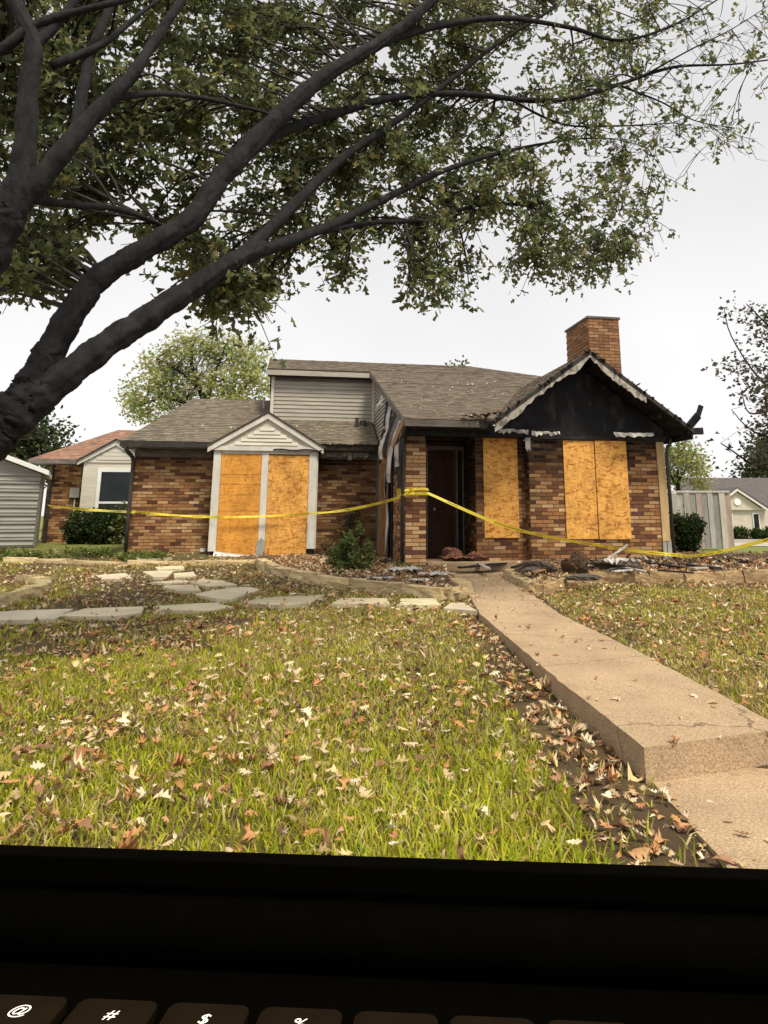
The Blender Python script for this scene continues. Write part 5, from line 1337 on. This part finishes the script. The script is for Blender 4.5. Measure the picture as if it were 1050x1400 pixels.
# ------------------------------------------------------------------ plank fence
Yf = 22.0
fx0, fx1 = atY(905, 700, Yf).x - .5, atY(997, 700, Yf).x
fz0, fz1 = float(gz(fx1, Yf)), atY(950, 671, Yf).z
fence = empty('plank_fence', (fx0, Yf, fz0)); tag(fence, 'tall weathered plank fence right of the house', 'fence')
x = 0; i = 0
while x < fx1 - fx0 - .05:
    w = random.uniform(.15, .19); mb = MB(); t = .03 * (i % 2) + random.uniform(0, .02)
    mb.box((x + .014, -.02 - t, .03 + random.uniform(-.02, .03)), (x + w, .0, fz1 - fz0 - .06 + random.uniform(-.02, .01)))
    o = mb.build('plank', M['fence'], fence); k = random.uniform(.7, 1.2); o.color = random.choice([(.48 * k, .44 * k, .39 * k, 1), (.50 * k, .40 * k, .35 * k, 1), (.40 * k, .39 * k, .37 * k, 1)]); x += w; i += 1
mb = MB(); mb.box((-.05, -.07, fz1 - fz0 - .05), (fx1 - fx0 + .03, .05, fz1 - fz0)); o = mb.build('cap_rail', M['fence'], fence); o.color = (.6, .57, .53, 1)
for xx in (0.1, 1.2, fx1 - fx0 - .1):
    mb = MB(); mb.box((xx, .005, 0), (xx + .1, .1, fz1 - fz0 - .06)); o = mb.build('fence_post', M['fence'], fence); o.color = (.3, .26, .22, 1)
for zz in (.35, 1.2):
    mb = MB(); mb.box((0, .001, zz), (fx1 - fx0, .004 + .04, zz + .09)); o = mb.build('rail', M['fence'], fence); o.color = (.3, .26, .22, 1)

# ------------------------------------------------------------------ neighbouring house far right
Yn = 60.0
n0 = atY(994, 735, Yn); ng = float(gz(n0.x, Yn)); n0.z = ng
nbh = empty('cream_house', (n0.x, Yn, ng)); tag(nbh, 'small cream gabled house across the street on the right', 'house')
kx = Yn / 1000
ez = atY(1000, 697, Yn).z - ng; az = atY(1012, 672, Yn).z - ng; rz_ = atY(1050, 666, Yn).z - ng
mb = MB(); mb.box((-.3, .2, 0), (12, 8, ez)); mb.build('wall', M['cream'], nbh)
gx0, gx1 = (-16) * kx, (1046 - 994) * kx; gm = (gx0 + gx1) / 2
mb = MB(); mb.prism([(gx0, 0, ez - .02), (gx1, 0, ez - .02), (gm, 0, az)], (0, 3, 0)); mb.build('gable_wall', M['cream'], nbh)
for a in (gx0, gx1):
    mb = MB(); mb.prism([(gm, -.25, az + .05), (gm, -.25, az + .28), (a + (.25 if a > gm else -.25), -.25, ez + .12), (a + (.25 if a > gm else -.25), -.25, ez - .1)], (0, .2, 0)); mb.build('barge_board', M['shed_white'], nbh)
    mb = MB(); mb.prism([(gm, -.3, az + .285), (gm, -.3, az + .36), (a + (.3 if a > gm else -.3), -.3, ez + .2), (a + (.3 if a > gm else -.3), -.3, ez + .125)], (0, 4.5, 0)); mb.build('gable_roof', M['nb_roof'], nbh)
mb = MB(); mb.prism([(-2.2, 2.0, ez - .1), (13, 2.0, ez - .1), (12.5, 5.5, rz_ + .9), (-1.8, 5.5, rz_ + .9)], (0, .1, .12)); mb.build('main_roof', M['nb_roof'], nbh)
mb = MB(); mb.tube([(gm, -.02, (ez + az) / 2 - .1), (gm, -.06, (ez + az) / 2 - .1)], .28, 14); mb.build('round_vent', M['fence'], nbh)
for wx in (.1, 2.25):
    mb = MB(); mb.box((wx, .12, .7), (wx + .55, .19, ez - .25)); wo = mb.build('window', M['shed_white'], nbh)
    mb = MB(); mb.box((wx + .08, .10, .8), (wx + .47, .118, ez - .33)); mb.build('pane', M['glass'], wo)
for i, (x, yb, r) in enumerate(((1012, 735, 12), (1036, 735, 10), (1058, 737, 13))):
    p = atY(x, yb, 56.0); p.z = float(gz(p.x, 56)); k = .056
    shrub('foundation_bush', p, [(0, 0, r * k * .8, r * k, r * k, r * k * .85)], 900, .2, DG, ['dark round bush left of the three before the cream house', 'dark round bush in the middle of the three before the cream house', 'dark round bush at the right edge before the cream house'][i], group='bushes before the cream house')

# ------------------------------------------------------------------ caution tape
def ribbon(mb, P, w, twist=0.0, seed=0, up=Vector((0, 0, 1))):
    rr = random.Random(seed); n_ = len(P); prev = None; word = [rr.random() < .6 for _ in range(400)]
    for i in range(n_):
        d = (P[min(i+1, n_-1)] - P[max(i-1, 0)]).normalized(); s = d.cross(up).normalized(); u2 = s.cross(d)
        a = twist * math.sin(i / n_ * 5 + seed) ; a2 = u2 * math.cos(a) + s * math.sin(a)
        row = [P[i] + a2 * (w * k) for k in (-.5, -.2, .2, .5)]
        if prev:
            for k in range(3):
                dark = k == 1 and word[i % 400] and (i % 14) < 9
                c = (.5, .44, .3) if dark else (1, 1, 1)
                mb.face([prev[k], row[k], row[k+1], prev[k+1]], c)
        prev = row
def sag(a, b, s, n_=40): return [a.lerp(b, i / n_) + Vector((0, 0, -s * 4 * (i / n_) * (1 - i / n_))) for i in range(n_ + 1)]
tape = empty('caution_tape', h2w(0, 0, 0)); tag(tape, 'yellow caution tape strung from the left wing round the porch column to the right', 'tape'); t0 = tape.location
def T(p): return h2w(*p) - t0
pA = T(atV(66, 691, 9.7)); pB = T(atV(185, 700, 4.3)); pC = T(atV(300, 707, 3.86)); pD = T(atV(424, 702, 3.86)); pE = T((-.10, .05, atV(553, 680, 0).z))
mb = MB(); ribbon(mb, sag(pA, pB, .03), .075, .9, 1); ribbon(mb, sag(pB, pC, .02), .055, .8, 2); ribbon(mb, sag(pC, pD, .02), .05, .5, 3); ribbon(mb, sag(pD, pE, .06), .06, .9, 4); mb.build('tape_strip', M['tape'], tape)
zc = atV(568, 674, 0).z
mb = MB()
for k in range(4):                       # turns round the column
    zz = zc - .06 + k * .035; dz = random.uniform(-.05, .05)
    loop = [(-.035, -.035), (.19, -.04), (.42, -.035), (.42, .2), (.42, .42), (.19, .42), (-.10, .42), (-.10, .2), (-.035, -.035)]
    ribbon(mb, dens([T((a, b, zz + dz * math.sin(j))) for j, (a, b) in enumerate(loop)], .05), random.uniform(.03, .06), .9, 20 + k)
kn = T((.02, -.06, zc))
for k in range(7):
    e = kn + Vector((random.uniform(-.14, .22), random.uniform(-.07, -.01), random.uniform(-.08, .1)))
    ribbon(mb, cr([kn, kn.lerp(e, .5) + Vector((0, -.03, random.uniform(-.03, .05))), e], 4), .035, 1, 40 + k)
mb.build('tape_knot', M['tape'], tape)
q0 = T((.40, -.05, zc)); q1 = T(atV(700, 722, -.35)); q2 = T(atV(832, 748, -.55)); q3 = T(atV(915, 758, -.25)); q4 = T(h2w(0,0,0) - h2w(0,0,0) + Vector(atV(985, 757, -.1))); 
mb = MB(); P = cr([q0, q1, q2, q3], 16); ribbon(mb, P, .058, .7, 5)
q5 = atY(1050, 738, 12.6) - t0; q6 = atY(1130, 716, 12.2) - t0
ribbon(mb, cr([q3, T(atV(960, 759, -.3)), q5, q6], 14), .06, .6, 6); mb.build('tape_strip', M['tape'], tape)
stk = atY(1130, 716, 12.2); gs = float(gz(stk.x, stk.y))
mb = MB(); mb.bar((stk.x, stk.y + .03, gs), (stk.x, stk.y + .03, stk.z + .1), .04, .04, up=(0, 1, 0)); o = mb.build('wooden_stake', M['stud']); tag(o, 'wooden stake holding the end of the yellow tape', 'stake')
stk = h2w(*atV(914, 760, -.25)); gs = .04
mb = MB(); mb.tube([(stk.x, stk.y + .03, gs), (stk.x, stk.y + .03, stk.z + .28)], .008, 6); o = mb.build('metal_rod', M['metal_dark']); tag(o, 'thin dark rod at the right house corner touching the tape', 'rod')

# ------------------------------------------------------------------ debris
def crumple(name, loc, size, m, label, cat, group=None, seed=0, sub=4, rough=.28, rz=0):
    rr = random.Random(seed); bm = bmesh.new(); bmesh.ops.create_icosphere(bm, subdivisions=sub, radius=.5)
    ph = [(rr.uniform(2, 9), rr.uniform(2, 9), rr.uniform(2, 9), rr.uniform(0, 6)) for _ in range(6)]
    for v in bm.verts:
        n_ = sum(math.sin(v.co.x * a + v.co.y * b * 1.3 + v.co.z * c + d) for a, b, c, d in ph) / 3
        v.co *= 1 + rough * n_ + rr.uniform(-.13, .13); v.co.z = max(v.co.z, -.25)
    me = bpy.data.meshes.new(name); bm.to_mesh(me); bm.free(); me.materials.append(m)
    o = bpy.data.objects.new(name, me); C.objects.link(o); o.location = Vector(loc) + Vector((0, 0, .25 * size[2])); o.scale = size; o.rotation_euler = (0, 0, rz)
    return tag(o, label, cat, group)
def sheet(name, loc, w, d, m, label, cat, amp=.05, seed=0, rz=0, group=None):
    rr = random.Random(seed); N_ = 12; V_ = []; ph = [(rr.uniform(6, 22), rr.uniform(6, 22), rr.uniform(0, 6)) for _ in range(4)]
    for j in range(N_ + 1):
        for i in range(N_ + 1):
            x_, y_ = (i / N_ - .5), (j / N_ - .5); zz = sum(abs(math.sin(x_ * a + y_ * b + c)) for a, b, c in ph) / 4 * amp
            V_.append((x_ * w * (1 + .2 * math.sin(j * 1.3 + seed)), y_ * d * (1 + .25 * math.sin(i * 1.1 + seed)), zz + .005))
    F_ = [(j*(N_+1)+i, j*(N_+1)+i+1, (j+1)*(N_+1)+i+1, (j+1)*(N_+1)+i) for j in range(N_) for i in range(N_)]
    o = raw_mesh(name, np.array(V_), np.array(F_), m); o.location = loc; o.rotation_euler = (0, 0, rz)
    sm = o.modifiers.new('thick', 'SOLIDIFY'); sm.thickness = .006
    return tag(o, label, cat, group)
def onV(x, y, v, z=None):
    p = h2w(*atV(x, y, v)); 
    if z is not None: p.z = z
    return p
sheet('cloth', atZ(553, 786, -.03), .42, .30, M['rag'], 'crumpled white cloth left of the brick column foot', 'cloth', .14, 1, .3, 'cloths and papers in the left bed')
sheet('cloth', atZ(596, 790, -.04), .45, .36, M['rag'], 'crumpled white cloth in front of the brick column', 'cloth', .10, 2, 1.0, 'cloths and papers in the left bed')
sheet('cloth', atZ(522, 793, -.06), .40, .22, M['rag'], 'flat pale cloth on the stone edging end', 'cloth', .05, 3, .2, 'cloths and papers in the left bed')
sheet('paper', atZ(575, 796, -.05), .26, .2, M['shed_white'], 'small white paper between the crumpled cloths', 'paper', .05, 4, .7, 'cloths and papers in the left bed')
sheet('rug', h2w(1.15, .35, .078), .75, .5, M['rug'], 'scorched reddish rug heaped before the door board', 'rug', .10, 5, .2)
crumple('cushion', h2w(.98, .45, .09), (.34, .3, .26), M['rug'], 'scorched red cushion on the porch before the door', 'cushion', seed=4, rz=.3)
crumple('cushion', h2w(1.38, .30, .09), (.3, .26, .2), M['rug'], 'smaller scorched pink cushion on the porch', 'cushion', seed=8)
def plank(name, a, b, w, h, m, label, group='burned debris in front of the house', cat='plank'):
    a, b = Vector(a), Vector(b); mb = MB(); n_ = 5; root = a
    for i in range(n_):
        p, q = a.lerp(b, i / n_) - root, a.lerp(b, (i + 1) / n_) - root
        mb.bar(p + Vector((0, 0, random.uniform(-.004, .004))), q + Vector((0, 0, random.uniform(-.004, .004))), w * random.uniform(.85, 1.1), h)
    o = mb.build(name, m); o.location = root; return tag(o, label, cat, group)
plank('charred_plank', atZ(628, 776, .02), atZ(690, 770, .05), .12, .03, M['char'], 'charred plank lying on the walkway end by the porch step')
plank('charred_plank', atZ(655, 770, .06), atZ(668, 778, .03), .08, .03, M['peel'], 'short blistered board end on the porch step')
D = [((886, 769), (935, 776), .14, .03, 'char'), ((930, 771), (982, 777), .12, .03, 'char'), ((945, 777), (985, 775), .1, .025, 'peel'), ((845, 775), (880, 781), .08, .03, 'peel'), ((822, 770), (858, 745), .03, .03, 'insul'), ((800, 777), (835, 771), .06, .03, 'char'), ((868, 764), (915, 771), .12, .02, 'char'), ((700, 776), (728, 768), .06, .03, 'char'), ((730, 782), (765, 775), .05, .025, 'stud'), ((850, 768), (862, 757), .025, .025, 'char'), ((838, 781), (865, 779), .05, .02, 'insul'), ((900, 780), (948, 783), .05, .02, 'char')]
DL = ['long charred board lying right of the house corner', 'charred board at the right end of the debris bed', 'blistered grey strip at the right end of the debris bed', 'blistered short strip in the middle of the debris bed', 'thin white strut leaning up before the big window board', 'short charred stick beside the brown heap', 'charred flat board at the foot of the house corner', 'short charred stick by the porch step end', 'bare brown stick beside the black heap', 'small dark stick leaning below the window board', 'small pale strip beside the front stones', 'thin charred strip near the stone blocks at right']
for ((a, b, w, h, m), lab) in zip(D, DL):
    pa, pb = atZ(*a, .09), atZ(*b, .09)
    if m == 'insul' and a[1] - b[1] > 15: pb = atY(*b, pa.y + .1)
    elif a == (850, 768): pb = atY(*b, pa.y + .05)
    plank('charred_plank', pa, pb, w, h, M[m], lab)
crumple('black_heap', atZ(737, 783, .04), (.42, .3, .22), M['ash'], 'black heap of burned rubble beside the porch step', 'rubble', seed=2, rough=.45)
crumple('brown_heap', atZ(788, 783, .05), (.34, .3, .36), M['brown_lump'], 'pointed brown scorched heap in the debris bed', 'rubble', seed=3, rough=.3)
crumple('grey_stone', atZ(797, 793, .0), (.5, .22, .10), M['ash'], 'flat grey lump just behind the stone blocks', 'rock', seed=6, rough=.15)
crumple('ash_heap', atZ(850, 779, .06), (.6, .32, .14), M['ash'], 'low ash heap below the big window board', 'rubble', seed=7, rough=.5)
sheet('plastic_sheet', atZ(846, 776, .12), .42, .3, M['insul'], 'torn pale sheet on the ash heap below the window board', 'sheet', .16, 8, .4)
sheet('plastic_sheet', atZ(500, 757, .0), .8, .5, M['peel'], 'blistered siding sheet lying in the recess beside the column', 'sheet', .14, 9, .2)
ch = MB()
for _ in range(420):                     # small uncountable char and splinters
    if random.random() < .7: u_, v_, zz = random.uniform(2.5, 6.6), random.uniform(-1.5, -.1), .09
    else: u_, v_, zz = random.uniform(-1.4, .0), random.uniform(.3, 4.2), .03
    p = h2w(u_, v_, zz + random.uniform(-.03, .02)); a = random.uniform(0, 6.3); L = random.uniform(.04, .22)
    ch.bar(p, p + Vector((math.cos(a) * L, math.sin(a) * L, random.uniform(-.01, .06))), random.uniform(.01, .05), random.uniform(.006, .02), col=random.choice([(.02, .02, .02), (.04, .035, .03), (.10, .07, .05), (.4, .37, .33), (.25, .15, .08)]))
tag(ch.build('char_splinters', M['litter']), 'small charred splinters strewn over the beds', 'debris', kind='stuff')

# ------------------------------------------------------------------ laptop in the near foreground, on a tall stand
LY, LZ, LYAW = .172, CAMZ - .0984, R(-4)
lap = empty('laptop', (0.0, LY, LZ), LYAW); tag(lap, 'black laptop with backlit keys along the bottom edge of the picture', 'laptop')
mb = MB(); mb.box((-.19, -.20, -.012), (.19, .018, -.0012)); mb.build('keyboard_deck', M['laptop'], lap, bevel=.002)
mb = MB(); mb.tube([(-.185, .021, .0045), (.185, .021, .0045)], .0062, 16); mb.build('hinge', M['laptop'], lap, smooth=True)
mb = MB(); mb.box((-.19, .0235, .0116), (.19, .029, .0175)); mb.build('screen_bezel', M['laptop'], lap, bevel=.0004)
mb = MB(); mb.box((-.188, .0245, -.011), (.188, .0285, .0114)); mb.build('lid_back', M['laptop'], lap)
KP = .0190; x_first = -.0815
legends = {0: '@', 1: '#', 2: '$', 3: '%'}
def key_mesh():
    mb = MB(); a, b, r = .0165 / 2, .0162 / 2, .0022; P = []
    for sx, sy, t0_ in ((1, 1, 0), (-1, 1, 90), (-1, -1, 180), (1, -1, 270)):
        for k in range(6):
            t = R(t0_ + k * 18); P.append((sx * (a - r) + r * math.cos(t), sy * (b - r) + r * math.sin(t), -.0011))
    mb.prism(P, (0, 0, .0022))
    me = bpy.data.meshes.new('key'); me.from_pydata(mb.v, [], mb.f); me.materials.append(M['keycap']); return me
KM = key_mesh()
def text_mesh(ch_):
    cu = bpy.data.curves.new('legend', 'FONT'); cu.body = ch_; cu.size = .0040; cu.align_x = 'CENTER'; cu.align_y = 'CENTER'; cu.shear = .2
    to = bpy.data.objects.new('legend_tmp', cu); C.objects.link(to); bpy.context.view_layer.update()
    me = bpy.data.meshes.new_from_object(to.evaluated_get(bpy.context.evaluated_depsgraph_get())); me.name = 'legend'
    bpy.data.objects.remove(to); me.materials.clear(); me.materials.append(M['legend']); return me
for row in range(3):
    for i in range(-3, 11):
        if row and i > 9: continue
        o = bpy.data.objects.new('key', KM); C.objects.link(o); o.parent = lap
        o.location = (x_first + i * KP + row * .006, -.0075 - row * KP, .0002)
        if row == 0 and i in legends:
            lo_ = bpy.data.objects.new('legend', text_mesh(legends[i])); C.objects.link(lo_); lo_.parent = o; lo_.location = (0, .0033, .00118)
st = empty('laptop_stand', (0, LY - .1, float(gz(0, LY)))); tag(st, 'tall dark stand carrying the laptop', 'stand')
gl = float(gz(0, LY)); H_ = LZ - .0125 - gl
mb = MB(); mb.box((-.2, -.12, H_ - .02), (.2, .11, H_)); mb.build('table_top', M['laptop'], st)
mb = MB(); mb.tube([(0, 0, .02), (0, 0, H_ - .02)], .03, 12); mb.build('pole', M['laptop'], st)
mb = MB(); mb.tube([(0, 0, -.02), (0, 0, .02)], .2, 20); mb.build('base_plate', M['laptop'], st)
